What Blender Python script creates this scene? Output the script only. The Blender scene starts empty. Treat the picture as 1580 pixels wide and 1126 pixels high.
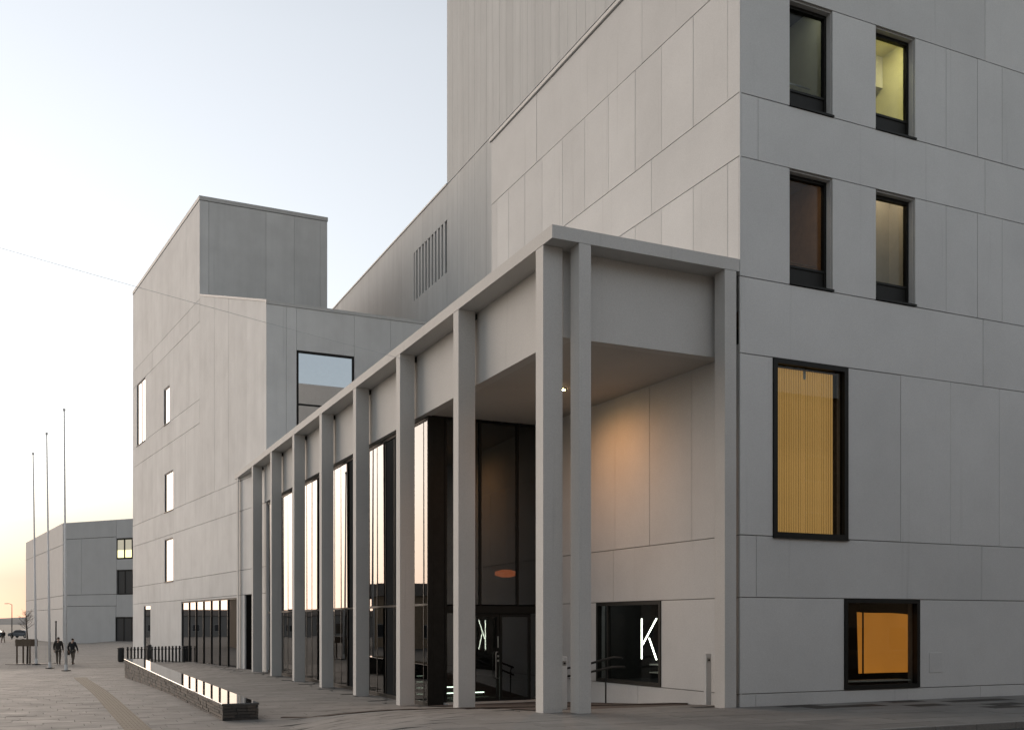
import bpy, bmesh, math, random
from mathutils import Vector, Matrix
random.seed(7)
R = math.radians
C = bpy.context.scene.collection
scene = bpy.context.scene

# ------------------------------------------------------------------ camera
F_PX, CX, HY = 1556.0, 790.0, 962.0
CAM_Z = 2.3
cam_d = bpy.data.cameras.new("camera"); cam = bpy.data.objects.new("camera", cam_d); C.objects.link(cam)
cam.location = (0, 0, CAM_Z); cam.rotation_euler = (R(90), 0, 0)
cam_d.sensor_width = 36.0; cam_d.lens = F_PX / 1580 * 36
cam_d.shift_y = (HY - 563.0) / 1580
cam_d.clip_start = 0.1; cam_d.clip_end = 20000
scene.camera = cam

# ------------------------------------------------------------------ sky and sun
SUN_AZ = R(-43)          # left of the view axis
SUN_EL = R(3.0)
w = bpy.data.worlds.new("World"); scene.world = w; w.use_nodes = True
nt = w.node_tree; nt.nodes.clear()
out = nt.nodes.new("ShaderNodeOutputWorld"); bg = nt.nodes.new("ShaderNodeBackground")
sky = nt.nodes.new("ShaderNodeTexSky"); sky.sky_type = 'NISHITA'; sky.sun_disc = False
sky.sun_elevation = SUN_EL; sky.sun_rotation = SUN_AZ
sky.air_density = 1.0; sky.dust_density = 0.4; sky.ozone_density = 1.0
hs = nt.nodes.new("ShaderNodeHueSaturation"); # haze in the air: colours are fuller near the horizon and pale out higher up
tc = nt.nodes.new("ShaderNodeTexCoord"); sx = nt.nodes.new("ShaderNodeSeparateXYZ"); mr = nt.nodes.new("ShaderNodeMapRange")
nt.links.new(tc.outputs['Generated'], sx.inputs[0]); nt.links.new(sx.outputs['Z'], mr.inputs[0])
mr.inputs[1].default_value = 0.0; mr.inputs[2].default_value = 0.3; mr.inputs[3].default_value = 0.48; mr.inputs[4].default_value = 0.17
nt.links.new(mr.outputs[0], hs.inputs['Saturation'])
nt.links.new(sky.outputs[0], hs.inputs['Color'])
wb = nt.nodes.new("ShaderNodeMix"); wb.data_type = 'RGBA'; wb.blend_type = 'MULTIPLY'; wb.inputs[0].default_value = 1.0
wb.inputs[7].default_value = (0.95, 0.975, 1.03, 1)                # cool white balance
# thick low haze dims and warms the sky towards the horizon
hz_ = nt.nodes.new("ShaderNodeValToRGB"); he = hz_.color_ramp.elements
he[0].position, he[0].color = 0.0, (.14, .108, .088, 1); he[1].position, he[1].color = 0.5, (1, 1, 1, 1)
for p_, c_ in ((.04, (.16, .14, .128)), (.09, (.29, .278, .262)), (.15, (.53, .53, .53)), (.22, (.76, .76, .76)), (.30, (.87, .87, .87))):
    k_ = he.new(p_); k_.color = (*c_, 1)
nt.links.new(sx.outputs['Z'], hz_.inputs[0])
hm = nt.nodes.new("ShaderNodeMix"); hm.data_type = 'RGBA'; hm.blend_type = 'MULTIPLY'; hm.inputs[0].default_value = 1.0
nt.links.new(hs.outputs[0], hm.inputs[6]); nt.links.new(hz_.outputs[0], hm.inputs[7])
nt.links.new(hm.outputs[2], wb.inputs[6]); nt.links.new(wb.outputs[2], bg.inputs[0]); nt.links.new(bg.outputs[0], out.inputs[0])
bg.inputs[1].default_value = 0.122
sun_d = bpy.data.lights.new("sun", 'SUN'); sun = bpy.data.objects.new("sun", sun_d); C.objects.link(sun)
sun_d.energy = 1.0; sun_d.angle = R(75); sun_d.color = (1.0, 0.79, 0.62)
sd = Vector((math.sin(SUN_AZ) * math.cos(R(3)), math.cos(SUN_AZ) * math.cos(R(3)), math.sin(R(3))))
sun.rotation_euler = sd.to_track_quat('Z', 'Y').to_euler()
scene.view_settings.view_transform = 'Standard'; scene.view_settings.look = 'None'
scene.view_settings.gamma = 1.0; scene.view_settings.use_curve_mapping = False
scene.view_settings.exposure = 2.24
try:
    scene.cycles.use_denoising = True
    scene.cycles.max_bounces = 8; scene.cycles.transparent_max_bounces = 12
    scene.cycles.caustics_reflective = False; scene.cycles.caustics_refractive = False
except Exception: pass

# ------------------------------------------------------------------ local frame of the concert hall: x = v, y = u
C0 = Vector((0.782, 19.627, 0)); A0 = math.atan2(0.41995, 0.90755)
D2 = Vector((math.cos(A0), math.sin(A0), 0)); D1 = Vector((-math.sin(A0), math.cos(A0), 0))
def W(v, u, z=0.0): return C0 + D2 * v + D1 * u + Vector((0, 0, z))
def UV(p):
    q = Vector((p[0], p[1], 0)) - C0
    return q.dot(D2), q.dot(D1)
def sm(t):
    t = max(0.0, min(1.0, t)); return t * t * (3 - 2 * t)
def gz(v, u):
    k = sm((-v - 1) / 6)                       # the raised entrance level runs out towards the open plaza
    us, ue = .8 - 5.2 * k, 9.2 - 9.4 * k
    a = .53 - .5 * max(0.0, min(1.0, (u - us) / (ue - us)))
    return a - .33 * sm((u - 14) / 26) * sm((-v - .3) / 4)
def gzw(x, y):
    v, u = UV((x, y)); return gz(v, u)

# ------------------------------------------------------------------ materials
def mat(name): 
    m = bpy.data.materials.new(name); m.use_nodes = True
    n = m.node_tree; b = n.nodes['Principled BSDF']; return m, n, b
def N(n, t, **kw):
    x = n.nodes.new(t)
    for k, v in kw.items(): setattr(x, k, v)
    return x
def ramp(n, fac, stops):
    r = N(n, 'ShaderNodeValToRGB'); e = r.color_ramp.elements
    e[0].position, e[0].color = stops[0][0], (*stops[0][1], 1)
    e[1].position, e[1].color = stops[-1][0], (*stops[-1][1], 1)
    for p, c in stops[1:-1]:
        k = e.new(p); k.color = (*c, 1)
    n.links.new(fac, r.inputs[0]); return r.outputs[0]
def noise(n, vec, scale, detail=4, rough=.55):
    t = N(n, 'ShaderNodeTexNoise'); t.inputs['Scale'].default_value = scale
    t.inputs['Detail'].default_value = detail; t.inputs['Roughness'].default_value = rough
    n.links.new(vec, t.inputs['Vector']); return t.outputs['Fac']
def mapping(n, vec, scale):
    m = N(n, 'ShaderNodeMapping'); m.inputs['Scale'].default_value = scale
    n.links.new(vec, m.inputs['Vector']); return m.outputs[0]
def mul(n, a, b, fac=1.0):
    m = N(n, 'ShaderNodeMix', data_type='RGBA', blend_type='MULTIPLY')
    m.inputs[0].default_value = fac
    n.links.new(a, m.inputs[6])
    n.links.new(b, m.inputs[7]); return m.outputs[2]
def g3(x): return (x, x, x)
def concrete(name, col, tone=.05, speck=.10, streak=.0, blotch=.08, rough=.75, bump=.15):
    m, n, b = mat(name)
    pos = N(n, 'ShaderNodeNewGeometry').outputs['Position']
    rnd = N(n, 'ShaderNodeObjectInfo').outputs['Random']
    base = ramp(n, rnd, [(0, tuple(c * (1 - tone) for c in col)), (1, tuple(min(1, c * (1 + tone)) for c in col))])
    sp = noise(n, pos, 42, 3, .7)
    c = mul(n, base, ramp(n, sp, [(.3, g3(1 - speck)), (.7, g3(1))]))
    bl = noise(n, pos, .55, 6, .6)
    c = mul(n, c, ramp(n, bl, [(.3, g3(1 - blotch)), (.65, g3(1))]))
    if streak:
        st = noise(n, mapping(n, pos, (1.1, 1.1, .05)), 1.0, 4, .6)
        c = mul(n, c, ramp(n, st, [(.32, g3(1 - streak)), (.6, g3(1))]))
        st2 = noise(n, mapping(n, pos, (4, 4, .3)), 1.0, 4, .6)
        c = mul(n, c, ramp(n, st2, [(.35, g3(1 - streak * .6)), (.62, g3(1))]))
    dr = noise(n, mapping(n, pos, (5.5, 5.5, .16)), 1.0, 3, .6)
    c = mul(n, c, ramp(n, dr, [(.24, g3(.88)), (.36, g3(1))]))
    n.links.new(c, b.inputs['Base Color']); b.inputs['Roughness'].default_value = rough
    b.inputs['Specular IOR Level'].default_value = .3
    bp = N(n, 'ShaderNodeBump'); bp.inputs['Strength'].default_value = bump; bp.inputs['Distance'].default_value = .01
    n.links.new(sp, bp.inputs['Height']); n.links.new(bp.outputs[0], b.inputs['Normal'])
    return m
def plain(name, col, rough=.5, metal=0.0, spec=.5, var=.12, scale=6.0):
    m, n, b = mat(name)
    pos = N(n, 'ShaderNodeNewGeometry').outputs['Position']
    f = noise(n, pos, scale, 4)
    n.links.new(ramp(n, f, [(.3, tuple(c * (1 - var) for c in col)), (.7, tuple(min(1, c * (1 + var)) for c in col))]), b.inputs['Base Color'])
    b.inputs['Roughness'].default_value = rough; b.inputs['Metallic'].default_value = metal
    b.inputs['Specular IOR Level'].default_value = spec
    return m
def emit(name, col, strength):
    m, n, b = mat(name)
    b.inputs['Base Color'].default_value = (*col, 1); b.inputs['Emission Color'].default_value = (*col, 1)
    b.inputs['Emission Strength'].default_value = strength; return m
def glass_thin(name, ior=1.75, tint=(.55, .57, .56)):
    m, n, b = mat(name); n.nodes.remove(b)
    o = n.nodes['Material Output']
    fr = N(n, 'ShaderNodeFresnel')
    bk = N(n, 'ShaderNodeNewGeometry').outputs['Backfacing']      # both faces of the pane reflect alike
    mi = N(n, 'ShaderNodeMapRange'); mi.inputs[3].default_value = ior; mi.inputs[4].default_value = 1 / ior
    n.links.new(bk, mi.inputs[0]); n.links.new(mi.outputs[0], fr.inputs[0])
    gl = N(n, 'ShaderNodeBsdfGlossy'); gl.inputs['Roughness'].default_value = 0.0
    tr = N(n, 'ShaderNodeBsdfTransparent'); tr.inputs[0].default_value = (*tint, 1)
    mx = N(n, 'ShaderNodeMixShader')
    n.links.new(fr.outputs[0], mx.inputs[0]); n.links.new(tr.outputs[0], mx.inputs[1]); n.links.new(gl.outputs[0], mx.inputs[2])
    n.links.new(mx.outputs[0], o.inputs[0]); return m
def glass_dark(name, col=(.012, .013, .015), ior=1.9):
    m, n, b = mat(name); b.inputs['Base Color'].default_value = (*col, 1)
    b.inputs['Roughness'].default_value = .015; b.inputs['IOR'].default_value = ior
    return m

M = {}
M['hall'] = concrete('precast_white_concrete', (.64, .645, .64), tone=.05, speck=.14, blotch=.09)
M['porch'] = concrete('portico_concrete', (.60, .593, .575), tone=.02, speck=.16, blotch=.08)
M['tower'] = concrete('tower_cladding', (.58, .59, .585), tone=.03, speck=.05, streak=.08, blotch=.05, rough=.85)
M['block'] = concrete('weathered_pale_concrete', (.70, .705, .70), tone=.05, speck=.05, streak=.055, blotch=.13, rough=.72)
M['far'] = concrete('far_building_concrete', (.55, .55, .545), tone=.02, speck=.03, streak=.02, blotch=.06)
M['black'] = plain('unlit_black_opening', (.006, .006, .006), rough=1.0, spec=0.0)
M['joint'] = plain('dark_joint_gasket', (.12, .118, .11), rough=.9, var=.1)
M['core'] = plain('wall_core_concrete', (.24, .235, .225), rough=.9, var=.1)
M['frame'] = plain('black_window_frame', (.012, .012, .011), rough=.5, spec=.2, var=.2)
M['coping'] = plain('pale_metal_coping', (.5, .5, .49), rough=.6, metal=0, var=.04)
M['glass'] = glass_thin('clear_glass', 1.25, (.78, .8, .79))
M['door_glass'] = glass_thin('entrance_glass', 2.1, (.5, .52, .51))
M['facade_glass'] = glass_thin('coated_facade_glass', 1.5, (.12, .125, .12))
M['dark_glass'] = glass_dark('dark_reflective_glass', ior=1.6)
M['solar_glass'] = plain('solar_control_glass', (.36, .385, .41), rough=.01, metal=1.0, var=.02)
M['dull_pane'] = plain('dull_dark_pane', (.03, .032, .036), rough=.35)
M['inside_dark'] = plain('dark_interior', (.03, .028, .026), rough=.8)
M['inside_brown'] = plain('brown_interior', (.22, .13, .075), rough=.8)
M['inside_pale'] = plain('pale_interior', (.5, .48, .43), rough=.8, var=.04)
M['inside_yellow'] = plain('yellowish_interior', (.62, .58, .36), rough=.8, var=.03)
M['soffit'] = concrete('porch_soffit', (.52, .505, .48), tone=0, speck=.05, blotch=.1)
M['steel'] = plain('brushed_steel', (.42, .42, .41), rough=.35, metal=1.0)
M['dark_steel'] = plain('dark_painted_steel', (.015, .015, .015), rough=.55, spec=.25)
M['iron'] = plain('black_cast_iron', (.015, .015, .016), rough=.55)
M['white_pole'] = plain('pale_pole_paint', (.75, .75, .75), rough=.4, var=.06)
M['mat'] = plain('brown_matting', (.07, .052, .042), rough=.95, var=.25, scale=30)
M['led'] = emit('white_light_tube', (.95, 1.0, .84), 3)
M['led_step'] = emit('stair_light_strip', (.82, 1.0, .8), 2.2)
M['lamp'] = emit('warm_downlight', (1.0, .62, .22), 60)
M['ceil_lamp'] = emit('ceiling_light', (1.0, .93, .58), 5.0)
M['faint_fill'] = emit('added_room_fill', (.9, .95, 1.0), .5)  # fill light added to the dark rooms, no lamp known there
M['ceil_dim'] = emit('dim_ceiling_light', (1.0, .78, .52), 1.3)

def pavement(name, c1, c2):
    m, n, b = mat(name)
    pos = N(n, 'ShaderNodeNewGeometry').outputs['Position']
    at = N(n, 'ShaderNodeAttribute', attribute_name='tone').outputs['Fac']
    c = ramp(n, at, [(0, c1), (1, c2)])
    c = mul(n, c, ramp(n, noise(n, pos, .35, 5), [(.3, g3(.82)), (.7, g3(1))]))
    c = mul(n, c, ramp(n, noise(n, pos, 60, 2, .7), [(.35, g3(.82)), (.7, g3(1))]))
    n.links.new(c, b.inputs['Base Color'])
    n.links.new(ramp(n, noise(n, pos, 1.3, 5), [(.3, g3(.62)), (.7, g3(.82))]), b.inputs['Roughness'])
    b.inputs['Specular IOR Level'].default_value = .3
    bp = N(n, 'ShaderNodeBump'); bp.inputs['Strength'].default_value = .25; bp.inputs['Distance'].default_value = .006
    n.links.new(noise(n, pos, 45, 3, .7), bp.inputs['Height']); n.links.new(bp.outputs[0], b.inputs['Normal'])
    return m
M['slab'] = pavement('granite_paving', (.195, .19, .179), (.258, .25, .236))
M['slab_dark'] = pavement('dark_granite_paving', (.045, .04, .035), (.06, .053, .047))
def plaza_mat():
    m, n, b = mat('plaza_paving')
    pos = N(n, 'ShaderNodeNewGeometry').outputs['Position']
    mp = N(n, 'ShaderNodeMapping'); mp.inputs['Rotation'].default_value = (0, 0, -A0)
    n.links.new(pos, mp.inputs['Vector'])
    br = N(n, 'ShaderNodeTexBrick'); br.inputs['Scale'].default_value = 1
    br.inputs['Brick Width'].default_value = 1.0; br.inputs['Row Height'].default_value = .5
    br.inputs['Mortar Size'].default_value = .008
    br.inputs['Color1'].default_value = (.175, .17, .16, 1); br.inputs['Color2'].default_value = (.235, .227, .214, 1)
    br.inputs['Mortar'].default_value = (.08, .078, .072, 1)
    n.links.new(mp.outputs[0], br.inputs['Vector'])
    c = mul(n, br.outputs['Color'], ramp(n, noise(n, pos, .3, 5), [(.3, g3(.82)), (.7, g3(1))]))
    n.links.new(c, b.inputs['Base Color']); b.inputs['Roughness'].default_value = .85; b.inputs['Specular IOR Level'].default_value = .2
    return m
M['plaza'] = plaza_mat()
M['asphalt'] = plain('asphalt', (.04, .038, .036), rough=.8, var=.2, scale=20)
M['kerb'] = plain('kerb_granite', (.2, .195, .185), rough=.7, scale=30)
M['tactile'] = plain('tactile_stone', (.17, .145, .108), rough=.8, var=.1, scale=20)
M['ground'] = plain('far_ground', (.16, .155, .14), rough=.9, scale=.05)
M['hill'] = plain('hill_scrub', (.07, .08, .085), rough=.95, scale=.004, var=.3)
def stone_mat():
    m, n, b = mat('dark_slate_stone')
    pos = N(n, 'ShaderNodeNewGeometry').outputs['Position']
    at = N(n, 'ShaderNodeAttribute', attribute_name='tone').outputs['Fac']
    c = ramp(n, at, [(0, (.035, .034, .035)), (.6, (.075, .066, .058)), (1, (.125, .105, .088))])
    c = mul(n, c, ramp(n, noise(n, pos, 14, 5, .7), [(.3, g3(.6)), (.7, g3(1))]))
    n.links.new(c, b.inputs['Base Color']); b.inputs['Roughness'].default_value = .7
    bp = N(n, 'ShaderNodeBump'); bp.inputs['Strength'].default_value = .6; bp.inputs['Distance'].default_value = .02
    n.links.new(noise(n, pos, 18, 4), bp.inputs['Height']); n.links.new(bp.outputs[0], b.inputs['Normal'])
    return m
M['stone'] = stone_mat()
M['polished'] = plain('polished_granite', (.03, .029, .028), rough=.035, spec=.9, var=.2, scale=40)
M['polished'].node_tree.nodes['Principled BSDF'].inputs['IOR'].default_value = 1.7
M['bark'] = plain('young_bark', (.07, .055, .045), rough=.9, var=.3, scale=20)
M['timber'] = plain('weathered_timber', (.12, .09, .065), rough=.8, var=.2, scale=15)
M['skin'] = plain('skin', (.45, .29, .22), rough=.55, var=.05)
M['coat_a'] = plain('dark_brown_coat', (.035, .03, .026), rough=.9)
M['coat_b'] = plain('black_coat', (.018, .018, .02), rough=.9)
M['trouser'] = plain('grey_brown_trousers', (.12, .10, .08), rough=.9)
M['shoe'] = plain('dark_shoes', (.015, .013, .012), rough=.6)
M['hair'] = plain('brown_hair', (.03, .02, .014), rough=.7)
M['brick'] = plain('dull_red_cladding', (.2, .1, .075), rough=.85)
M['timber_wall'] = plain('ochre_timber_wall', (.50, .38, .27), rough=.85)
M['grey_wall'] = plain('grey_rendered_wall', (.36, .34, .32), rough=.85)
M['roof'] = plain('dark_roof_felt', (.06, .058, .056), rough=.85)
M['car_red'] = plain('red_car_paint', (.22, .03, .025), rough=.25, var=.03)
M['car_white'] = plain('pale_car_paint', (.5, .5, .5), rough=.25, var=.03)
M['car_grey'] = plain('grey_car_paint', (.1, .11, .125), rough=.25, var=.03)
M['rubber'] = plain('rubber', (.012, .012, .012), rough=.9)

# ------------------------------------------------------------------ builders
def link(name, me, m=None, parent=None, loc=(0, 0, 0), rz=0.0):
    o = bpy.data.objects.new(name, me); C.objects.link(o)
    o.location = loc; o.rotation_euler = (0, 0, rz)
    if m is not None and me is not None and not me.materials: me.materials.append(m)
    if parent is not None: o.parent = parent
    return o
def tag(o, label=None, cat=None, group=None, kind=None):
    if label: o['label'] = label
    if cat: o['category'] = cat
    if group: o['group'] = group
    if kind: o['kind'] = kind
    return o
def thing(name, label, cat, loc=(0, 0, 0), rz=0.0, group=None):
    return tag(link(name, None, None, None, loc, rz), label, cat, group)
CACHE = {}
def box_mesh(dx, dy, dz, m, bev=0.0):
    key = (round(dx, 4), round(dy, 4), round(dz, 4), m.name, bev)
    if key in CACHE: return CACHE[key]
    bm = bmesh.new(); bmesh.ops.create_cube(bm, size=1.0)
    bmesh.ops.scale(bm, vec=(dx, dy, dz), verts=bm.verts)
    if bev: bmesh.ops.bevel(bm, geom=list(bm.edges), offset=bev, segments=1, affect='EDGES')
    me = bpy.data.meshes.new('block_mesh'); bm.to_mesh(me); bm.free(); me.materials.append(m)
    CACHE[key] = me; return me
def box(name, parent, m, x0, x1, y0, y1, z0, z1, bev=0.0):
    me = box_mesh(abs(x1 - x0), abs(y1 - y0), abs(z1 - z0), m, bev)
    return link(name, me, None, parent, ((x0 + x1) / 2, (y0 + y1) / 2, (z0 + z1) / 2))
def mesh_obj(name, parent, m, verts, faces, loc=(0, 0, 0), recalc=True, smooth=False):
    me = bpy.data.meshes.new(name); me.from_pydata([tuple(v) for v in verts], [], faces); me.update()
    if recalc:
        bm = bmesh.new(); bm.from_mesh(me); bmesh.ops.recalc_face_normals(bm, faces=bm.faces); bm.to_mesh(me); bm.free()
    if smooth:
        for p in me.polygons: p.use_smooth = True
    return link(name, me, m, parent, loc)
def prism(name, parent, m, pts, z0, z1):
    """footprint polygon; z1 a number or one height per point"""
    k = len(pts); zt = z1 if isinstance(z1, (list, tuple)) else [z1] * k
    vs = [(p[0], p[1], z0) for p in pts] + [(p[0], p[1], t) for p, t in zip(pts, zt)]
    fs = [tuple(range(k))[::-1], tuple(range(k, 2 * k))] + [(i, (i + 1) % k, k + (i + 1) % k, k + i) for i in range(k)]
    return mesh_obj(name, parent, m, vs, fs)
class MB:
    def __init__(self): self.v = []; self.f = []; self.t = []
    def add(self, vs, fs, tone=0.5):
        o = len(self.v); self.v += [tuple(x) for x in vs]; self.f += [tuple(i + o for i in f) for f in fs]; self.t += [tone] * len(fs)
    def box(self, x0, x1, y0, y1, z0, z1, tone=.5):
        self.add([(x0, y0, z0), (x1, y0, z0), (x1, y1, z0), (x0, y1, z0), (x0, y0, z1), (x1, y0, z1), (x1, y1, z1), (x0, y1, z1)],
                 [(3, 2, 1, 0), (4, 5, 6, 7), (0, 1, 5, 4), (1, 2, 6, 5), (2, 3, 7, 6), (3, 0, 4, 7)], tone)
    def hexa(self, bot, top, tone=.5):
        self.add(list(bot) + list(top), [(3, 2, 1, 0), (4, 5, 6, 7), (0, 1, 5, 4), (1, 2, 6, 5), (2, 3, 7, 6), (3, 0, 4, 7)], tone)
    def tube(self, pts, r, seg=10, caps=True, tone=.5):
        pts = [Vector(p) for p in pts]; rs = r if isinstance(r, (list, tuple)) else [r] * len(pts); o = []
        prev = None
        for i, p in enumerate(pts):
            d = (pts[min(i + 1, len(pts) - 1)] - pts[max(i - 1, 0)]).normalized()
            a = d.cross(Vector((0, 0, 1)) if abs(d.z) < .9 else Vector((1, 0, 0))).normalized()
            if prev is not None and a.dot(prev) < 0: a = -a
            prev = a; b = d.cross(a)
            o += [p + (a * math.cos(2 * math.pi * k / seg) + b * math.sin(2 * math.pi * k / seg)) * rs[i] for k in range(seg)]
        fs = []
        for i in range(len(pts) - 1):
            for k in range(seg):
                k2 = (k + 1) % seg; fs.append((i * seg + k, i * seg + k2, (i + 1) * seg + k2, (i + 1) * seg + k))
        if caps: fs += [tuple(range(seg))[::-1], tuple(range((len(pts) - 1) * seg, len(pts) * seg))]
        self.add(o, fs, tone)
    def build(self, name, m, parent=None, loc=(0, 0, 0), rz=0, smooth=False, tones=False):
        me = bpy.data.meshes.new(name); me.from_pydata(self.v, [], self.f); me.update()
        bm = bmesh.new(); bm.from_mesh(me); bmesh.ops.recalc_face_normals(bm, faces=bm.faces); bm.to_mesh(me); bm.free()
        if tones:
            a = me.attributes.new('tone', 'FLOAT', 'FACE'); a.data.foreach_set('value', self.t)
        if smooth:
            for p in me.polygons: p.use_smooth = True
        return link(name, me, m, parent, loc, rz)
class Plane:
    """A vertical wall plane in a parent's local frame: s runs along e, d outwards along n."""
    def __init__(s, parent, ox, oy, ang, sgn=1):
        s.p = parent; s.o = Vector((ox, oy, 0)); s.ang = ang
        s.e = Vector((math.cos(ang), math.sin(ang), 0)); s.n = Vector((math.sin(ang), -math.cos(ang), 0)) * sgn; s.sgn = sgn
    def pt(s, a, d, z): return s.o + s.e * a + s.n * d + Vector((0, 0, z))
    def box(s, name, m, s0, s1, d0, d1, z0, z1, parent=None, bev=0.0, pm=None):
        me = box_mesh(abs(s1 - s0), abs(d1 - d0), abs(z1 - z0), m, bev)
        o = link(name, me, None, parent if parent is not None else s.p, s.pt((s0 + s1) / 2, (d0 + d1) / 2, (z0 + z1) / 2), s.ang)
        return o
    def sub(s, parent_obj, name, m, s0, s1, d0, d1, z0, z1, bev=0.0):
        """child of a part that itself sits at a location with rotation ang in the thing's frame"""
        me = box_mesh(abs(s1 - s0), abs(d1 - d0), abs(z1 - z0), m, bev)
        g = s.pt((s0 + s1) / 2, (d0 + d1) / 2, (z0 + z1) / 2) - parent_obj.location
        loc = Matrix.Rotation(-s.ang, 3, 'Z') @ g
        return link(name, me, None, parent_obj, loc)
    def panel(s, m, s0, s1, z0, z1, gap=.009, d0=-.05, parent=None, name='facade_panel', proud=.003):
        j = random.uniform(-proud, proud * .5)
        return s.box(name, m, s0 + gap * .6, s1 - gap * .6, d0, j, z0 + gap, z1 - gap, parent, bev=.003)
    def sheet(s, name, m, s0, s1, z0, z1, holes=(), d=-.045, depth=.3):
        """wall core with openings; the openings get reveals of the given depth"""
        xs = sorted({s0, s1} | {h[0] for h in holes} | {h[1] for h in holes}); zs = sorted({z0, z1} | {h[2] for h in holes} | {h[3] for h in holes})
        b = MB()
        for i in range(len(xs) - 1):
            for k in range(len(zs) - 1):
                mx, mz = (xs[i] + xs[i + 1]) / 2, (zs[k] + zs[k + 1]) / 2
                if any(h[0] < mx < h[1] and h[2] < mz < h[3] for h in holes): continue
                b.add([s.pt(xs[i], d, zs[k]), s.pt(xs[i + 1], d, zs[k]), s.pt(xs[i + 1], d, zs[k + 1]), s.pt(xs[i], d, zs[k + 1])], [(0, 1, 2, 3)])
        for h in holes:
            a0, a1, b0, b1 = h
            for (p, q) in (((a0, b0), (a1, b0)), ((a1, b0), (a1, b1)), ((a1, b1), (a0, b1)), ((a0, b1), (a0, b0))):
                b.add([s.pt(p[0], d, p[1]), s.pt(q[0], d, q[1]), s.pt(q[0], d - depth, q[1]), s.pt(p[0], d - depth, p[1])], [(0, 1, 2, 3)])
        me = bpy.data.meshes.new(name); me.from_pydata(b.v, [], b.f); me.update()
        return link(name, me, m, s.p)
    def room(s, part, m, s0, s1, z0, z1, d0, d1, lamp=None):
        """open-fronted interior box behind an opening, child of the window part"""
        P = [(s0, d0), (s1, d0), (s1, d1), (s0, d1)]; vs = []
        Rm = Matrix.Rotation(-s.ang, 3, 'Z')
        for z in (z0, z1):
            for a, d in P: vs.append(Rm @ (s.pt(a, d, z) - part.location))
        fs = [(0, 1, 2, 3), (4, 5, 6, 7), (1, 2, 6, 5), (2, 3, 7, 6), (3, 0, 4, 7)]
        me = bpy.data.meshes.new('interior'); me.from_pydata([tuple(v) for v in vs], [], fs); me.update()
        o = link('interior', me, m, part)
        if lamp: s.sub(part, 'ceiling_lamp_or_fill', lamp, s0 + .1, s1 - .1, -.36, -.80, z1 - .05, z1 - .02)  # lit rooms get their lamp, the dark rooms an added fill
        return o
    def frame(s, m, s0, s1, z0, z1, d0, d1, t=.06, tb=None, name='window'):
        """rectangular frame as one mesh in the part's own frame"""
        tb = tb or t; b = MB(); hx, hz, hd = (s1 - s0) / 2, (z1 - z0) / 2, (d1 - d0) / 2
        b.box(-hx, hx, -hd, hd, hz - t, hz); b.box(-hx, hx, -hd, hd, -hz, -hz + tb)
        b.box(-hx, -hx + t, -hd, hd, -hz + tb, hz - t); b.box(hx - t, hx, -hd, hd, -hz + tb, hz - t)
        return b.build(name, m, s.p, s.pt((s0 + s1) / 2, (d0 + d1) / 2, (z0 + z1) / 2), s.ang)

# ================================================================== GROUND
def lerp(a, b, t): return a + (b - a) * t
def grid_sheet(name, m, vs_, us_, zf, kind='structure', loc=True):
    V = [W(v, u, zf(v, u)) for u in us_ for v in vs_]; nv = len(vs_)
    Fc = [(i * nv + j, i * nv + j + 1, (i + 1) * nv + j + 1, (i + 1) * nv + j) for i in range(len(us_) - 1) for j in range(nv - 1)]
    o = mesh_obj(name, None, m, V, Fc, recalc=False); o['kind'] = kind; return o
vsl = [-220, -160, -110, -70, -45, -30, -20, -15, -11, -9] + [-8 + .4 * i for i in range(21)] + [.5, 2, 4, 6, 9, 14, 25, 50, 80]
usl = [-4.6 + .5 * i for i in range(29)] + [11, 14, 17, 20, 23, 26, 29, 32, 35, 38, 41, 50, 70, 110, 180, 280]
plaza = grid_sheet('plaza', M['plaza'], vsl, usl, lambda v, u: gz(v, u) - .026)
grid_sheet('road', M['asphalt'], [-220, -60, -20, 0, 20, 60, 140], [-13, -8, -4.75], lambda v, u: .41)
grid_sheet('far_pavement', M['kerb'], [-220, -60, 0, 60, 140], [-60, -13], lambda v, u: .53)
gd = mesh_obj('ground', None, M['ground'], [(-9000, -3000, -.7), (9000, -3000, -.7), (9000, 12000, -.7), (-9000, 12000, -.7)], [(0, 1, 2, 3)], recalc=False); gd['kind'] = 'structure'
kb = tag(link('kerb', None, None, None, C0, A0), kind='structure')
for i in range(48):
    v = -20 + i * 1.0
    box('kerb_stone', kb, M['kerb'], v + .004, v + .996, -4.75, -4.602, .3, .535, bev=.01)
# hills on the horizon
hv, hf = [], []
n_h = 90
for i in range(n_h + 1):
    az = R(-75 + 65 * i / n_h); d = 4200
    hgt = 12 + 14 * (math.sin(i * .21) * .5 + .5) + 7 * math.sin(i * .83 + 1) + 3 * math.sin(i * 2.3)
    hv += [(d * math.sin(az), d * math.cos(az), -1), ((d + 400) * math.sin(az), (d + 400) * math.cos(az), hgt), ((d + 1500) * math.sin(az), (d + 1500) * math.cos(az), -1)]
    if i: 
        a = (i - 1) * 3; b = i * 3
        hf += [(a, b, b + 1, a + 1), (a + 1, b + 1, b + 2, a + 2)]
hills = mesh_obj('hills', None, M['hill'], hv, hf, smooth=True); hills['kind'] = 'structure'

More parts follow.
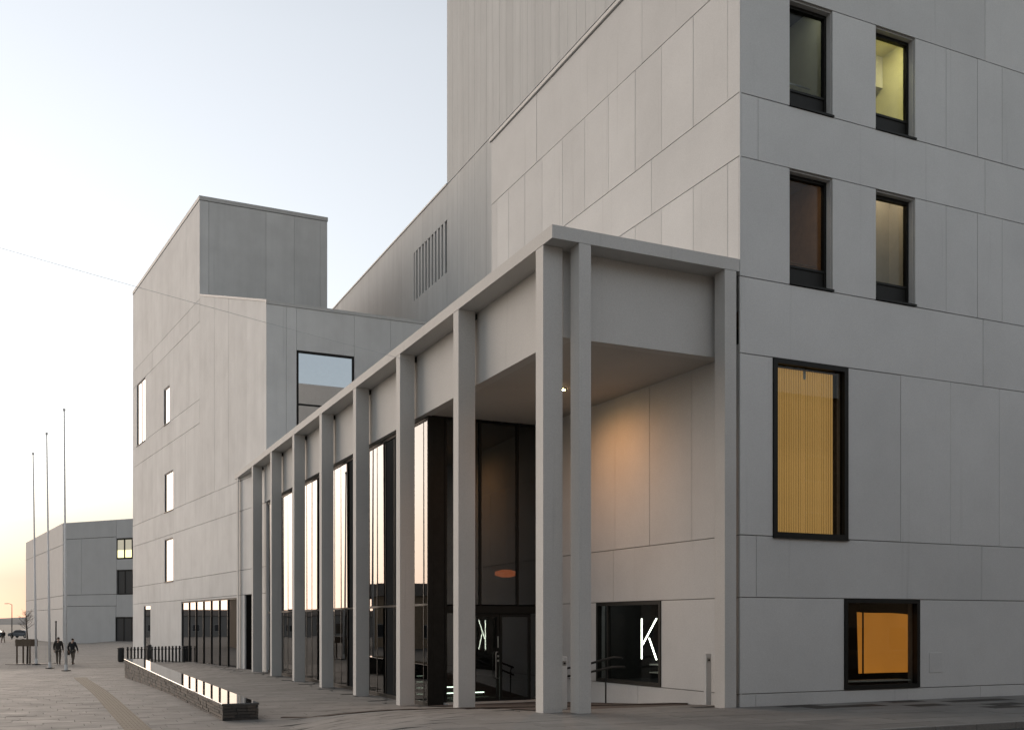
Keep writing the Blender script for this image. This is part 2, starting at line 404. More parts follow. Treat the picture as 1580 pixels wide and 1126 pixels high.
# paving slabs: nearest 300 in view singly, the rest as one mass
cand = []
row = 0
u = -4.55
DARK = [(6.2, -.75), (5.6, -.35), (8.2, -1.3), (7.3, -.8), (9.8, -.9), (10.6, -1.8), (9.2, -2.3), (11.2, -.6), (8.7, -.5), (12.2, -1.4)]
while u < 46:
    v = -17 + (.5 if row % 2 else 0) + (row % 3) * .17
    while v < 15:
        ok = not ((v + 1 > .58 and u + .5 > 1.0) or (v > 4 and u + .5 > -.02) or (v + 1 > 4.4 and u + .5 > -.02))
        if u > 31 and v + 1 > -.1: ok = False
        if ok:
            c = W(v + .5, u + .25)
            px = CX + F_PX * c.x / c.y; py = HY + F_PX * (CAM_Z - gz(v + .5, u + .25)) / c.y
            inview = -30 < px < 1610 and py < 1150
            cand.append((c.y if inview else 1e6 + c.length, v, u, inview))
        v += 1.0
    u += .5; row += 1
cand.sort()
def slab(b, v, u, dz, tone):
    g = .005
    pts = [(v + g, u + g), (v + 1 - g, u + g), (v + 1 - g, u + .5 - g), (v + g, u + .5 - g)]
    b.hexa([W(x, y, gz(x, y) - .05) for x, y in pts], [W(x, y, gz(x, y) + dz) for x, y in pts], tone)
rest = MB()
for i, (_, v, u, inv) in enumerate(cand):
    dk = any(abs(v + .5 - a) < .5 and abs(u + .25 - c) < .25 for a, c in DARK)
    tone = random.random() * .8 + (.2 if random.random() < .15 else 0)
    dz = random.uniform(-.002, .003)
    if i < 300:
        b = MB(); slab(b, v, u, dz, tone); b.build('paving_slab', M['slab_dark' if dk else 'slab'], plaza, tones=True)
    elif inv or v < 3:
        slab(rest, v, u, dz, tone)
r_ = rest.build('paving', M['slab'], plaza, tones=True); r_['kind'] = 'stuff'

# brown mat strip along the foot of the ramp, and the porch floor
MATLINE = [(-3.8, 6.95), (-2.6, 6.2), (-1.4, 5.42), (-.2, 4.67), (1.0, 3.92), (2.2, 3.2), (3.4, 2.45), (4.42, 1.82)]
b = MB()
NM = 42
def mline(t):
    t = t * 7; k = min(6, int(t)); f_ = t - k
    return lerp(MATLINE[k][0], MATLINE[k + 1][0], f_), lerp(MATLINE[k][1], MATLINE[k + 1][1], f_)
for i in range(NM):
    (v0, u0), (v1, u1) = mline(i / NM), mline((i + 1) / NM)
    w0, w1 = lerp(.22, .55, i / NM), lerp(.22, .55, (i + 1) / NM)
    q = [(v0, u0), (v1, u1), (v1 + w1 * .53, u1 + w1 * .85), (v0 + w0 * .53, u0 + w0 * .85)]
    b.hexa([W(x, y, gz(x, y) - .02) for x, y in q], [W(x, y, gz(x, y) + .02) for x, y in q])
tag(b.build('drain_strip', M['mat']), 'narrow brown drain strip in the paving from the stone bench to the entrance', 'drain')
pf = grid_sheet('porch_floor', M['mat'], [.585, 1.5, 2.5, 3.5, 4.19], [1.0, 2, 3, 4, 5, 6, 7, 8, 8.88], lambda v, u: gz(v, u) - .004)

ds = thing('drain_slot', 'short dark drain slot let into the open plaza paving at left', 'drain', tuple(gp_ for gp_ in (W(-9.6, 10.2, gz(-9.6, 10.2)))), 0)
box('grate_rim', ds, M['iron'] if False else M['mat'], -.22, .22, -.09, .09, -.02, .006)
for k in range(8): box('grate_bar', ds, M['kerb'], -.19 + k * .05, -.165 + k * .05, -.075, .075, -.01, .009)
# tactile strip
tp = thing('tactile_paving', 'ribbed beige tactile guide strip running across the plaza', 'tactile paving', W(-7.1, 4, gz(-7.1, 4)))
for i in range(68):
    u = 1 + i * .5; bb = MB()
    v0 = -7.1 - .3 * (u - 1) / 29
    def q(x, y, h): return W(x, y, gz(x, y) + h) - tp.location
    P4 = [(v0 - .27, u + .004), (v0 + .27, u + .004), (v0 + .27, u + .496), (v0 - .27, u + .496)]
    bb.hexa([q(x, y, -.02) for x, y in P4], [q(x, y, .006) for x, y in P4])
    for k in range(7):
        x = v0 - .24 + k * .08
        P = [(x - .014, u + .02), (x + .014, u + .02), (x + .014, u + .48), (x - .014, u + .48)]
        bb.hexa([q(a, c, .005) for a, c in P], [q(a, c, .013) for a, c in P])
    bb.build('tactile_tile', M['tactile'], tp)

# ================================================================== CONCERT HALL
hall = thing('concert_hall', 'tall white concrete concert hall with dark framed windows behind the portico', 'concert hall', C0, A0)
VT = 4.50
PF = Plane(hall, VT, 0, 0.0)                                  # facade towards the street: s = v - VT
PS = Plane(hall, VT, 0, math.pi / 2, sgn=-1)                  # side above the portico: s = u
WIN = [(1.34, 2.55, 13.65, 16.0, 'dark'), (3.84, 5.05, 13.65, 16.0, 'lit'), (1.34, 2.55, 9.75, 12.25, 'brown'), (3.84, 5.05, 9.75, 12.25, 'pale')]
BIG = (.90, 2.97, 4.2, 8.07); SML = (2.91, 5.16, .83, 2.85)
END = 26.0
holes = [w_[:4] for w_ in WIN] + [BIG, SML]
# far windows of the same rows outside the frame continue the facade
PF.sheet('street_wall', M['core'], -.0, END, .2, 18.3, holes, depth=.28)
rows = [(.2, .80, [0, .42, 7.2, 14, 20, END]), (.80, 2.87, None), (2.87, 4.2, [0, .43, 7.25, 14, 20, END]), (4.2, 8.08, None),
        (8.08, 9.72, [0, 7.29, 14, 20, END]), (9.72, 12.27, None), (12.27, 13.63, [0, .48, 7.36, 14, 20, END]), (13.63, 16.02, None),
        (16.02, 18.3, [0, 7.36, 14, 20, END])]
for z0, z1, js in rows:
    if js:
        for a, b_ in zip(js, js[1:]): PF.panel(M['hall'], a, b_, z0, z1)
for z0, z1 in ((9.72, 12.27), (13.63, 16.02)):
    for a, b_ in [(0, 1.34), (2.55, 3.84), (5.05, 6.05), (6.05, 7.1), (7.1, 7.95), (7.95, 9.3), (9.3, 11), (11, 12.6), (12.6, 14.2), (14.2, 15.8), (15.8, 17.4), (17.4, 19), (19, 22.5), (22.5, END)]:
        PF.panel(M['hall'], a, b_, z0, z1)
for a, b_ in [(0, .88), (2.99, 4.6), (4.6, 6.2), (6.2, 7.85), (7.85, 9.5), (9.5, 11.2), (11.2, 14), (14, 17), (17, 20), (20, END)]: PF.panel(M['hall'], a, b_, 4.2, 8.08, gap=.011 if a in (0, 2.99) else .006)
for a, b_ in [(0, 2.89), (5.18, 11.5), (11.5, 18), (18, END)]: PF.panel(M['hall'], a, b_, .80, 2.87)
hp = PF.box('access_hatch', M['hall'], 5.50, 5.92, .0, .008, 1.15, 1.62, bev=.003)

def tall_window(w_):
    s0, s1, z0, z1, kind = w_
    f = PF.frame(M['frame'], s0 + .005, s1 - .005, z0 + .03, z1 - .02, -.30, -.19, t=.065, tb=.07)
    PF.sub(f, 'spandrel', M['frame'], s0 + .07, s1 - .07, -.27, -.22, z0 + .10, z0 + .44)
    PF.sub(f, 'rail', M['frame'], s0 + .07, s1 - .07, -.29, -.195, z0 + .44, z0 + .49)
    PF.sub(f, 'pane', M['glass'], s0 + .06, s1 - .06, -.26, -.245, z0 + .48, z1 - .08)
    PF.sub(f, 'sill', M['frame'], s0 + .0, s1 + .03, -.19, .03, z0 - .02, z0 + .025)
    PF.sub(f, 'reveal', M['hall'], s1 - .012, s1 - .001, -.185, -.052, z0 + .03, z1 - .01)
    PF.sub(f, 'reveal', M['hall'], s0 + .013, s1 - .013, -.185, -.052, z1 - .012, z1 - .001)
    if kind == 'dark':
        PF.room(f, M['inside_dark'], s0 - 1, s1 + 1.2, z0 - .3, z1 + .75, -.31, -4, M['faint_fill'])  # added fill brings out the railing and low wall
        for zz in (z0 + .62, z0 + .80, z0 + .95): PF.sub(f, 'balustrade', M['steel'], s0, s1, -.75, -.72, zz, zz + .03)
        PF.sub(f, 'low_wall', M['inside_pale'], s0, s1, -1.2, -1.1, z0 + .1, z0 + .85)
        PF.sub(f, 'post', M['steel'], s0 + .28, s0 + .32, -.75, -.71, z0 + .2, z0 + .97)
    elif kind == 'lit':
        PF.room(f, M['inside_yellow'], s0 - .9, s1 + .9, z0 - .1, z1 + .75, -.31, -3.0, M['ceil_lamp'])
        PF.sub(f, 'column', M['inside_pale'], s0 + 1.25, s0 + 1.5, -2.3, -2.0, z0 - .1, z1 - .06)
        PF.sub(f, 'bulkhead', M['inside_pale'], s0 - .89, s1 + .89, -2.95, -1.9, z1 - .05, z1 + .74)
        PF.sub(f, 'door', M['inside_pale'], s1 - .2, s1 + .6, -2.99, -2.9, z0 - .1, z0 + 2.0)
    elif kind == 'brown':
        PF.room(f, M['inside_brown'], s0 - .9, s1 + .9, z0 - .1, z1 + .75, -.31, -3.0, M['ceil_dim'])
        PF.sub(f, 'stair_flight', M['inside_pale'], s0 + .3, s1 + .6, -2.2, -1.4, z0 + .9, z0 + 1.0)
        for zz in (z0 + .62, z0 + .84): PF.sub(f, 'balustrade', M['inside_brown'], s0 - .2, s1 + .3, -.9, -.87, zz, zz + .03)
        PF.sub(f, 'post', M['inside_brown'], s0 + .5, s0 + .55, -.9, -.86, z0 + .1, z0 + .87)
        PF.sub(f, 'low_wall', M['inside_pale'], s0 - .5, s1 + .6, -1.3, -1.2, z0 - .1, z0 + .75)
    else:
        PF.room(f, M['inside_pale'], s0 - .3, s1 + .3, z0 - .1, z1 + .75, -.31, -1.1, M['ceil_dim'])
        PF.sub(f, 'wall_lamp', M['inside_pale'], s0 + .62, s0 + .76, -1.05, -.93, z0 + 1.3, z0 + 1.38)
        PF.sub(f, 'cabinet', M['inside_brown'], s0 + .1, s0 + .2, -1.0, -.8, z1 - .55, z1 - .1)
    return f
for w_ in WIN: tall_window(w_)
# big window with vertical blind
def blind_mat(name, c, st):
    m, n, b = mat(name)
    pos = N(n, 'ShaderNodeTexCoord').outputs['Object']
    b.inputs['Base Color'].default_value = (*c, 1)
    f = noise(n, mapping(n, pos, (1, 1, .5)), 1.1, 3)
    n.links.new(ramp(n, f, [(.25, tuple(x * .72 for x in c)), (.75, c)]), b.inputs['Emission Color'])
    b.inputs['Emission Strength'].default_value = st; b.inputs['Roughness'].default_value = .8
    return m
M['blind'] = blind_mat('lit_yellow_blind', (.42, .24, .075), .22)
M['blind_o'] = blind_mat('lit_orange_blind', (.48, .175, .024), .205)
s0, s1, z0, z1 = BIG
fb = PF.frame(M['frame'], s0 - .02, s1 + .02, z0 - .01, z1 + .005, -.12, .03, t=.11)
PF.sub(fb, 'pane', M['glass'], s0 + .09, s1 - .09, -.075, -.06, z0 + .1, z1 - .1)
PF.room(fb, M['inside_dark'], s0 - .1, s1 + .3, z0 - .05, z1 + .05, -.125, -1.6)
for i in range(26):
    a = s0 + .1 + i * .066
    o = PF.sub(fb, 'blind_slat', M['blind'], a, a + .062, -.176, -.164, z0 + .11, z1 - .15); o.rotation_euler.z = .28 + random.uniform(-.14, .14)
PF.sub(fb, 'blind_rail', M['inside_brown'], s0 + .1, s1 - .2, -.19, -.14, z1 - .15, z1 - .12)
PF.sub(fb, 'blind_bracket', M['inside_pale'], s0 + .93, s0 + 1.0, -.14, -.13, z1 - .34, z1 - .16)
PF.sub(fb, 'sill', M['frame'], s0 - .03, s1 + .03, -.02, .055, z0 - .035, z0 - .011)
s0, s1, z0, z1 = SML
fs_ = PF.frame(M['frame'], s0 - .02, s1 + .02, z0 - .01, z1 + .015, -.12, .03, t=.09)
PF.sub(fs_, 'pane', M['glass'], s0 + .07, s1 - .07, -.075, -.06, z0 + .08, z1 - .08)
PF.room(fs_, M['inside_dark'], s0 - .1, s1 + .3, z0 + .0, z1 + .05, -.125, -2.2)
bl = MB()
for i in range(12):          # a bowed sheet of cloth
    t0, t1 = i / 12, (i + 1) / 12
    def cp(t, top):
        x = lerp(s0 + .56, s1 - .12, t) + (.05 if not top else 0) * (1 - t)
        y = .22 + .06 * math.sin(t * 3.1)
        z = (z1 - .28 - .05 * t * t - .01 * math.sin(t * 6)) if top else z0 + .33
        return PF.pt(x, -y, z) - fs_.location
    Rm = Matrix.Rotation(-PF.ang, 3, 'Z')
    q4 = [cp(t0, 0), cp(t1, 0), cp(t1, 1), cp(t0, 1)]
    bl.hexa([Rm @ x for x in q4], [Rm @ (x + PF.n * .01) for x in q4])
bl.build('blind', M['blind_o'], fs_)
PF.sub(fs_, 'batten', M['frame'], s0 + .70, s0 + .735, -.20, -.18, z0 + .32, z1 - .28)
PF.sub(fs_, 'sill', M['inside_pale'], s0 + .1, s1 - .1, -.5, -.14, z0 + .14, z0 + .17)

# side above the portico (plane v = 4.5, u 0 .. 13.2)
PS.sheet('side_wall', M['core'], 0, 13.22, 9.0, 18.3)
VJ = [0, .43, 1.72, 3.02, 4.22, 5.55, 6.83, 8.15, 9.45, 10.65, 11.85, 12.75, 13.22]
for a, b_ in zip(VJ, VJ[1:]):
    PS.panel(M['hall'], a, b_, 13.65, 16.2)
for a, b_ in zip(VJ, VJ[1:]):
    PS.panel(M['hall'], a, b_, 9.75, 12.29)
for a, b_ in [(0, 3.47), (3.47, 9.0), (9.0, 13.22)]: PS.panel(M['hall'], a, b_, 12.29, 13.65)
for a, b_ in [(0, 3.9), (3.9, 9.82), (9.82, 13.22)]: PS.panel(M['hall'], a, b_, 16.2, 18.28)
PS.box('coping', M['coping'], -.05, 13.3, -.4, .05, 18.30, 18.42, bev=.01)
PF.box('street_coping', M['coping'], .0, END, -.4, .09, 18.30, 18.42, bev=.01)
box('front_roof', hall, M['roof'], VT + .05, VT + END, .05, 13.2, 18.1, 18.29)
PS.box('return_wall', M['hall'], 13.19, 13.22, -7.4, -.06, 9.0, 18.28)
# ribbed fly tower and wing: plane v = 9
VW = 12.0
PR = Plane(hall, VW, 0, math.pi / 2, sgn=-1)
LV = (36.9, 42.8, 22.5, 25.5)
box('tower_core', hall, M['joint'], VW + .05, VW + 22, 8, 36.6, 9, 52)
box('wing_core', hall, M['joint'], VW + .25, VW + 22, 36.65, 74, 9, 27.4)
PR.sheet('wing_wall', M['joint'], 13.4, 74, 9, 27.45, [LV], d=-.05, depth=.18)
UT, ZT, PWD = 36.7, 27.5, .82
a = UT
while a > 9:
    PR.panel(M['tower'], a - PWD, a, ZT + .03, 52, gap=.006 if round((UT - a) / PWD) % 2 else .011, proud=.002, name='tower_panel'); a -= PWD
a = UT
while a < 73:
    b_ = a + PWD
    if LV[0] - .1 < a + .4 < LV[1]:
        PR.panel(M['tower'], a, b_, 9, LV[2], gap=.007, name='wing_panel'); PR.panel(M['tower'], a, b_, LV[3], ZT, gap=.007, name='wing_panel')
    else: PR.panel(M['tower'], a, b_, 9, ZT, gap=.007, name='wing_panel')
    a = b_
a = UT
while a > 14:
    PR.panel(M['tower'], a - PWD, a, 9, ZT, gap=.006 if round((UT - a) / PWD) % 2 else .011, name='wing_panel'); a -= PWD
PR.box('wing_coping', M['coping'], 36.7, 74, -.5, .05, 27.5, 27.6)
lv = PR.box('louvre', M['dark_steel'], LV[0] + .02, LV[1], -.22, -.19, LV[2], LV[3])
nsl = 11
for i in range(nsl):
    a = lerp(LV[0] + .32, LV[1] - .05, i / (nsl - 1))
    PR.sub(lv, 'louvre_slat', M['tower'], a - .15, a + .11, -.17, -.01, LV[2], LV[3])
box('foyer_roof', hall, M['roof'], .9, 9.0, 9.0, 44, 9.4, 9.6)
box('roof_infill', hall, M['roof'], 4.55, 12.0, 13.25, 44, 9.62, 9.7)

# porch side wall with the window
PW = Plane(hall, 4.53, 0.0, math.pi / 2 + .04, sgn=-1)
KW = (2.93, 5.80, .80, 2.86)
PW.sheet('porch_side_wall', M['core'], .02, 8.95, -.3, 8.3, [KW], depth=.2)
for a, b_ in [(.02, 1.72), (1.72, 3.39), (3.39, 4.93), (4.93, 6.5), (6.5, 8.95)]: PW.panel(M['hall'], a, b_, 4.2, 8.3)
for a, b_ in [(.02, 5.0), (5.0, 8.95)]: PW.panel(M['hall'], a, b_, 2.86, 4.2)
for a, b_ in [(.02, KW[0] - .02), (KW[1] + .02, 8.95)]: PW.panel(M['hall'], a, b_, .78, 2.86)
for a, b_ in [(.02, 3.9), (3.9, 8.95)]: PW.panel(M['hall'], a, b_, -.3, .78)
fk = PW.frame(M['frame'], KW[0] - .02, KW[1] + .02, KW[2] - .01, KW[3] + .0, -.1, .02, t=.09)
PW.sub(fk, 'pane', M['glass'], KW[0] + .07, KW[1] - .07, -.075, -.065, KW[2] + .08, KW[3] - .09)
PW.room(fk, M['inside_dark'], KW[0] - .5, KW[1] + .5, KW[2] - .0, KW[3] + .5, -.12, -3.5, M['faint_fill'])  # added fill so the partition shows behind the letter
PW.sub(fk, 'partition', M['inside_pale'], 4.6, 5.1, -2.0, -1.9, KW[2], KW[3])
PW.sub(fk, 'mullion', M['frame'], 5.28, 5.34, -.1, -.02, KW[2] + .08, KW[3] - .09)
for zz in (1.05, 1.25):
    PW.sub(fk, 'shelf', M['inside_pale'], 3.1, 3.6, -1.0, -.7, zz, zz + .03); PW.sub(fk, 'shelf', M['inside_pale'], 3.95, 4.4, -1.0, -.7, zz, zz + .03)
# letter K in light tubes
kt = thing('letter_sign', 'glowing white letter K made of light tubes inside the dark porch window', 'sign', hall.matrix_world @ PW.pt(3.55, -.17, 1.43) if False else W(PW.pt(3.55, -.17, 0).x, PW.pt(3.55, -.17, 0).y, 1.43), A0 + PW.ang)
def kbar(x0, z0_, x1, z1_):
    b = MB(); b.tube([(x0, 0, z0_), (x1, 0, z1_)], .016, 8); return b.build('light_tube', M['led'], kt)
# s grows away from the camera (to the left in the picture), so the stem sits at +s
kbar(.42, 0, .42, 1.0); kbar(.38, .36, -.21, 1.0); kbar(.10, .52, -.21, -.0)

# ================================================================== PORTICO
por = thing('entrance_portico', 'white concrete entrance portico with a flat roof on slender square columns', 'portico', C0, A0)
UC = [.40, 4.92, 9.30, 13.68, 18.06, 22.44, 26.82, 31.2, 35.35]
prism('roof_slab', por, M['porch'], [(0, 0), (0, 9.0), (VT - .012, 9.0), (VT - .012, 0)][::-1], 9.81, 10.07)
prism('roof_slab', por, M['porch'], [(0, 9.012), (0, 36.25), (.03, 36.25), (.55, 31.15), (VT - .012, 31.15), (VT - .012, 9.012)][::-1], 9.81, 10.07)
for i, u in enumerate(UC):
    wd = .34
    dv = .44 if i < 8 else .05
    box('column', por, M['porch'], 0.006, dv, u, u + wd, gz(0, u + .2) - .2, 9.81, bev=.006)
    if 0 < i < 8: box('bracket', por, M['dark_steel'], .44, .53, u + .1, u + .24, 9.66, 9.79)
for v0, wd in ((.60, .27), (4.11, .30)): box('end_column', por, M['porch'], v0, v0 + wd, .006, .37, .3, 9.81, bev=.006)
ub = [.55] + [x + .17 for x in UC[1:7]] + [31.1]
for a, b_ in zip(ub, ub[1:]): box('fascia_panel', por, M['porch'], .53, .80, a + .006, b_ - .006, 8.08, 9.809)
box('end_fascia', por, M['porch'], .806, VT - .03, .55, .82, 8.08, 9.809)
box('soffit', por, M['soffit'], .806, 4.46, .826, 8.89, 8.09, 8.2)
dl = MB(); dl.tube([(0, 0, 0), (0, 0, .02)], .06, 16)
d_o = dl.build('downlight', M['lamp'], por, (2.64, 4.6, 8.068))
rg = MB(); rg.tube([(0, 0, 0), (0, 0, .012)], .09, 18); rg.build('trim_ring', M['steel'], d_o, (0, 0, .008))
L_d = bpy.data.lights.new('downlight_glow', 'SPOT'); L_o = bpy.data.objects.new('downlight_glow', L_d); C.objects.link(L_o)
L_o.location = W(2.64, 4.6, 8.03); L_d.energy = 42; L_d.color = (1, .42, .14); L_d.spot_size = R(172); L_d.spot_blend = .9; L_d.shadow_soft_size = .08

# ================================================================== FOYER GLASS FRONT
foy = thing('glass_foyer', 'tall dark glazed foyer front behind the portico columns with entrance doors', 'glazed foyer', C0, A0)
VG = .70
mu = []
u = 12.87 - .876 * 4
while u < 31: mu.append(u) if u > 9.3 else None; u += .876
edges = [8.92] + mu + [31.1]
for a, b_ in zip(edges, edges[1:]):
    for z0, z1 in ((.12, 2.80), (2.88, 7.98)):
        gp_o = box('glass_pane', foy, M['facade_glass'], VG + .03, VG + .042, a + .025, b_ - .025, z0, z1)
        gp_o.rotation_euler = (0, random.uniform(-.003, .003), random.uniform(-.005, .005))    # panes never hang quite true
for i, a in enumerate(mu): box('mullion', foy, M['frame'], VG + .02, VG + .12, a - .022, a + .022, .0, 8.07)
box('corner_post', foy, M['frame'], VG - .02, VG + .12, 8.89, 8.945, -.05, 8.07)
box('transom', foy, M['frame'], VG - .012, VG + .1, 8.946, 31.1, 2.81, 2.87)
box('head_rail', foy, M['frame'], VG - .005, VG + .13, 8.946, 31.1, 7.98, 8.075)
box('sill_rail', foy, M['frame'], VG - .014, VG + .13, 8.946, 31.1, -.05, .115)
# entrance wall u = 8.7
UE = 8.90
box('dark_panel', foy, M['frame'], VG + .125, 1.18, UE, UE + .12, -.05, 8.075)
ev = [1.18, 2.26, 3.43, 4.17]
for x in ev[1:3]: box('mullion', foy, M['frame'], x - .03, x + .03, UE - .03, UE + .08, 2.82, 8.075)
box('mullion', foy, M['frame'], 1.185, 1.24, UE - .03, UE + .08, .0, 8.075)
for a, b_ in zip(ev, ev[1:]): box('glass_pane', foy, M['door_glass'], a + .03, b_ - .03, UE + .02, UE + .03, 2.85, 8.0)
box('door_header', foy, M['frame'], 1.245, 4.18, UE - .05, UE + .09, 2.60, 2.81)
box('glass_pane', foy, M['door_glass'], 1.25, 1.98, UE + .02, UE + .03, .1, 2.6)
for a, b_ in ((2.0, 2.84), (2.86, 3.84)):
    dr = MB(); t = .075
    dr.box(a, a + t, -.03, .03, .05, 2.58); dr.box(b_ - t, b_, -.03, .03, .05, 2.58); dr.box(a + t, b_ - t, -.03, .03, 2.5, 2.58); dr.box(a + t, b_ - t, -.03, .03, .05, .2)
    d_ = dr.build('door', M['frame'], foy, (0, UE, 0))
    box('door_pane', d_, M['door_glass'], a + t, b_ - t, -.004, .004, .2, 2.5)
    if a < 2.5:
        h = MB(); h.tube([(2.80, -.03, .75), (2.72, -.1, .75), (2.70, -.11, .80), (2.70, -.11, 1.45), (2.72, -.1, 1.5), (2.80, -.03, 1.5)], .014, 8)
        h.build('door_handle', M['steel'], d_)
        h = MB(); h.tube([(2.80, -.03, 1.25), (2.80, -.05, 1.25)], .03, 10); h.build('lock', M['steel'], d_)
        h = MB(); h.tube([(2.80, -.03, 1.38), (2.80, -.05, 1.38)], .03, 10); h.build('lock', M['steel'], d_)
        box('push_plate', d_, M['steel'], 2.78, 2.815, -.042, -.031, 1.62, 1.95)
box('glass_pane', foy, M['door_glass'], 3.86, 4.17, UE + .02, UE + .03, .1, 2.6)
box('threshold', foy, M['porch'], 1.15, 4.17, UE - .35, UE + .1, -.1, gz(0, 8.5) + .03)
# interior
fi = MB()
for q4 in ([(VG + .2, 9.05, 0), (8.8, 9.05, 0), (8.8, 31.0, 0), (VG + .2, 31.0, 0)], [(VG + .14, 9.02, 8.05), (8.8, 9.02, 8.05), (8.8, 31.05, 8.05), (VG + .14, 31.05, 8.05)],
           [(8.8, 9.02, -.1), (8.8, 31, -.1), (8.8, 31, 8.05), (8.8, 9.02, 8.05)], [(VG + .14, 31.04, -.1), (8.8, 31.04, -.1), (8.8, 31.04, 8.05), (VG + .14, 31.04, 8.05)],
           [(4.18, 9.0, -.1), (8.8, 9.0, -.1), (8.8, 9.0, 8.05), (4.18, 9.0, 8.05)]):
    fi.add(q4, [(0, 1, 2, 3)])
fi.build('interior', M['inside_dark'], foy)
st = thing('inner_stair', 'stair with glowing nosing strips seen inside the dark glazed foyer', 'stair', W(2, 12, 0), A0)
for i, (v0, v1) in enumerate(((-.9, 1.7), (-.9, 1.1), (-.9, .35), (-.9, .2))):
    s_ = box('step', st, M['inside_dark'], v0, v1, .3 * i, .3 * i + .3, 0, .17 * (i + 1) - .02)
    link('light_strip', box_mesh(v1 - v0, .03, .03, M['led_step']), None, s_, (0, -.165, (.17 * (i + 1) - .02) / 2 - .014))

pl = thing('added_glow_lamp', 'dim orange lamp shape added for the glow in the entrance glass above the doors', 'lamp', W(4.75, 12.6, 3.95), A0)  # added lamp stands for an orange glow in the entrance glass
b = MB(); b.tube([(0, 0, -.12), (0, 0, -.06), (0, 0, .06), (0, 0, .12)], [.16, .36, .36, .14], 16); M['orange_glow'] = emit('added_orange_glow', (1, .22, .06), .15); b.build('shade', M['orange_glow'], pl, smooth=True)
b = MB(); b.tube([(0, 0, .12), (0, 0, 4.0)], .008, 5); b.build('cord', M['dark_steel'], pl)
# ================================================================== STEPPED BUILDING (left)
PLx, PLy = -14.409, 52.63; AL = math.atan2(.51708, .85594)
blk = thing('stepped_building', 'pale streaked concrete building with narrow slit windows beyond the portico', 'building', (PLx, PLy, 0), AL)
PLn = Plane(blk, 0, 0, math.pi / 2, sgn=-1)        # x = 0 plane, s = y
dx2 = Vector((math.cos(A0 - AL), math.sin(A0 - AL))); dy2 = Vector((-dx2.y, dx2.x))
I = .11
def off(p, k=I): return (p[0] + k, p[1])
P1 = Vector((0, 7.52)); P2 = P1 + dx2 * 7.6; P3 = P2 + dy2 * 20; P4 = Vector((0, 27.54))
prism('tall_core', blk, M['joint'], [(I, 7.52 + I), (P2.x - .06, P2.y + I), (P3.x, P3.y), (I, 27.5)], -1, 27.2)
Q1 = Vector((0, -5.15)); Q2 = Q1 + dx2 * 11.3; Q3 = Q2 + dy2 * 12.5
prism('low_core', blk, M['joint'], [(I, -5.15 + I), (Q2.x, Q2.y + I), (Q3.x, Q3.y), (I, 7.52 + I)], -1, [17.62, 17.62, 21.35, 21.35])
def lp(a, b_, z0, z1, gap=.011, m='block'):
    return PLn.panel(M[m], a, b_, z0, z1, gap=gap, d0=-.105)
S1 = 27.54
wins = [(14.3, 16.74, 5.05, 7.85), (14.3, 16.74, 9.66, 12.2), (15.3, 16.95, 15.45, 17.85), (23.0, 26.0, 15.45, 20.0)]
def lrow(z0, z1, joints, ws=()):
    js = sorted(set(joints) | {x for q in ws for x in q[:2]})
    for a, b_ in zip(js, js[1:]):
        if any(q[0] <= a + .01 and b_ - .01 <= q[1] for q in ws):
            q = [q for q in ws if q[0] <= a + .01 and b_ - .01 <= q[1]][0]
            if q[3] < z1 - .05: lp(a, b_, q[3], z1)
            continue
        lp(a, b_, z0, z1)
lrow(-.6, 3.78, [12.05, 17, S1], [(21.25, 23.5, .2, 3.55)])
lrow(3.78, 5.05, [-5.15, -1, 5.3, 11.6, 18, 23, S1])
lrow(5.05, 8.1, [-5.15, -1, 4.4, 9.4, 14.3, 20.4, S1], wins[:1])
lrow(8.1, 9.66, [-5.15, 2.2, 8.4, 14, 20.4, S1])
lrow(9.66, 14.05, [7.52, 11, 14.3, 20.4, 24, S1], wins[1:2])
lrow(14.05, 15.45, [7.52, 14, 20.4, S1])
lrow(15.45, 20.0, [7.52, 10, 14.3, 20, S1], wins[2:])
lrow(20.0, 21.3, [7.52, 14.3, 20.4, S1])
lrow(21.3, 27.1, [7.52, 10.8, 14.3, 17.5, 20.8, 24, S1])
lp(-.12, 12.05, 3.66, 3.78); lp(-1.55, -.13, -.6, 3.78); lp(-5.15, -3.05, -.6, 3.78)
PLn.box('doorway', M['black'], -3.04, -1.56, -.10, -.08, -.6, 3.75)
zr = lambda s: 17.7 + (s + 5.15) / 12.67 * 3.8
for a, b_ in ((7.52, 4.22), (4.22, 1.4), (1.4, -1.9), (-1.9, -5.15)):
    lo, hi = min(a, b_) + .011, max(a, b_) - .011; j = random.uniform(-.004, 0)
    vs = []
    for d in (-.105, j):
        vs += [PLn.pt(lo, d, 9.67), PLn.pt(hi, d, 9.67), PLn.pt(hi, d, zr(hi) - .02), PLn.pt(lo, d, zr(lo) - .02)]
    mesh_obj('facade_panel', blk, M['block'], vs, [(0, 1, 2, 3), (4, 5, 6, 7), (0, 1, 5, 4), (1, 2, 6, 5), (2, 3, 7, 6), (3, 0, 4, 7)])
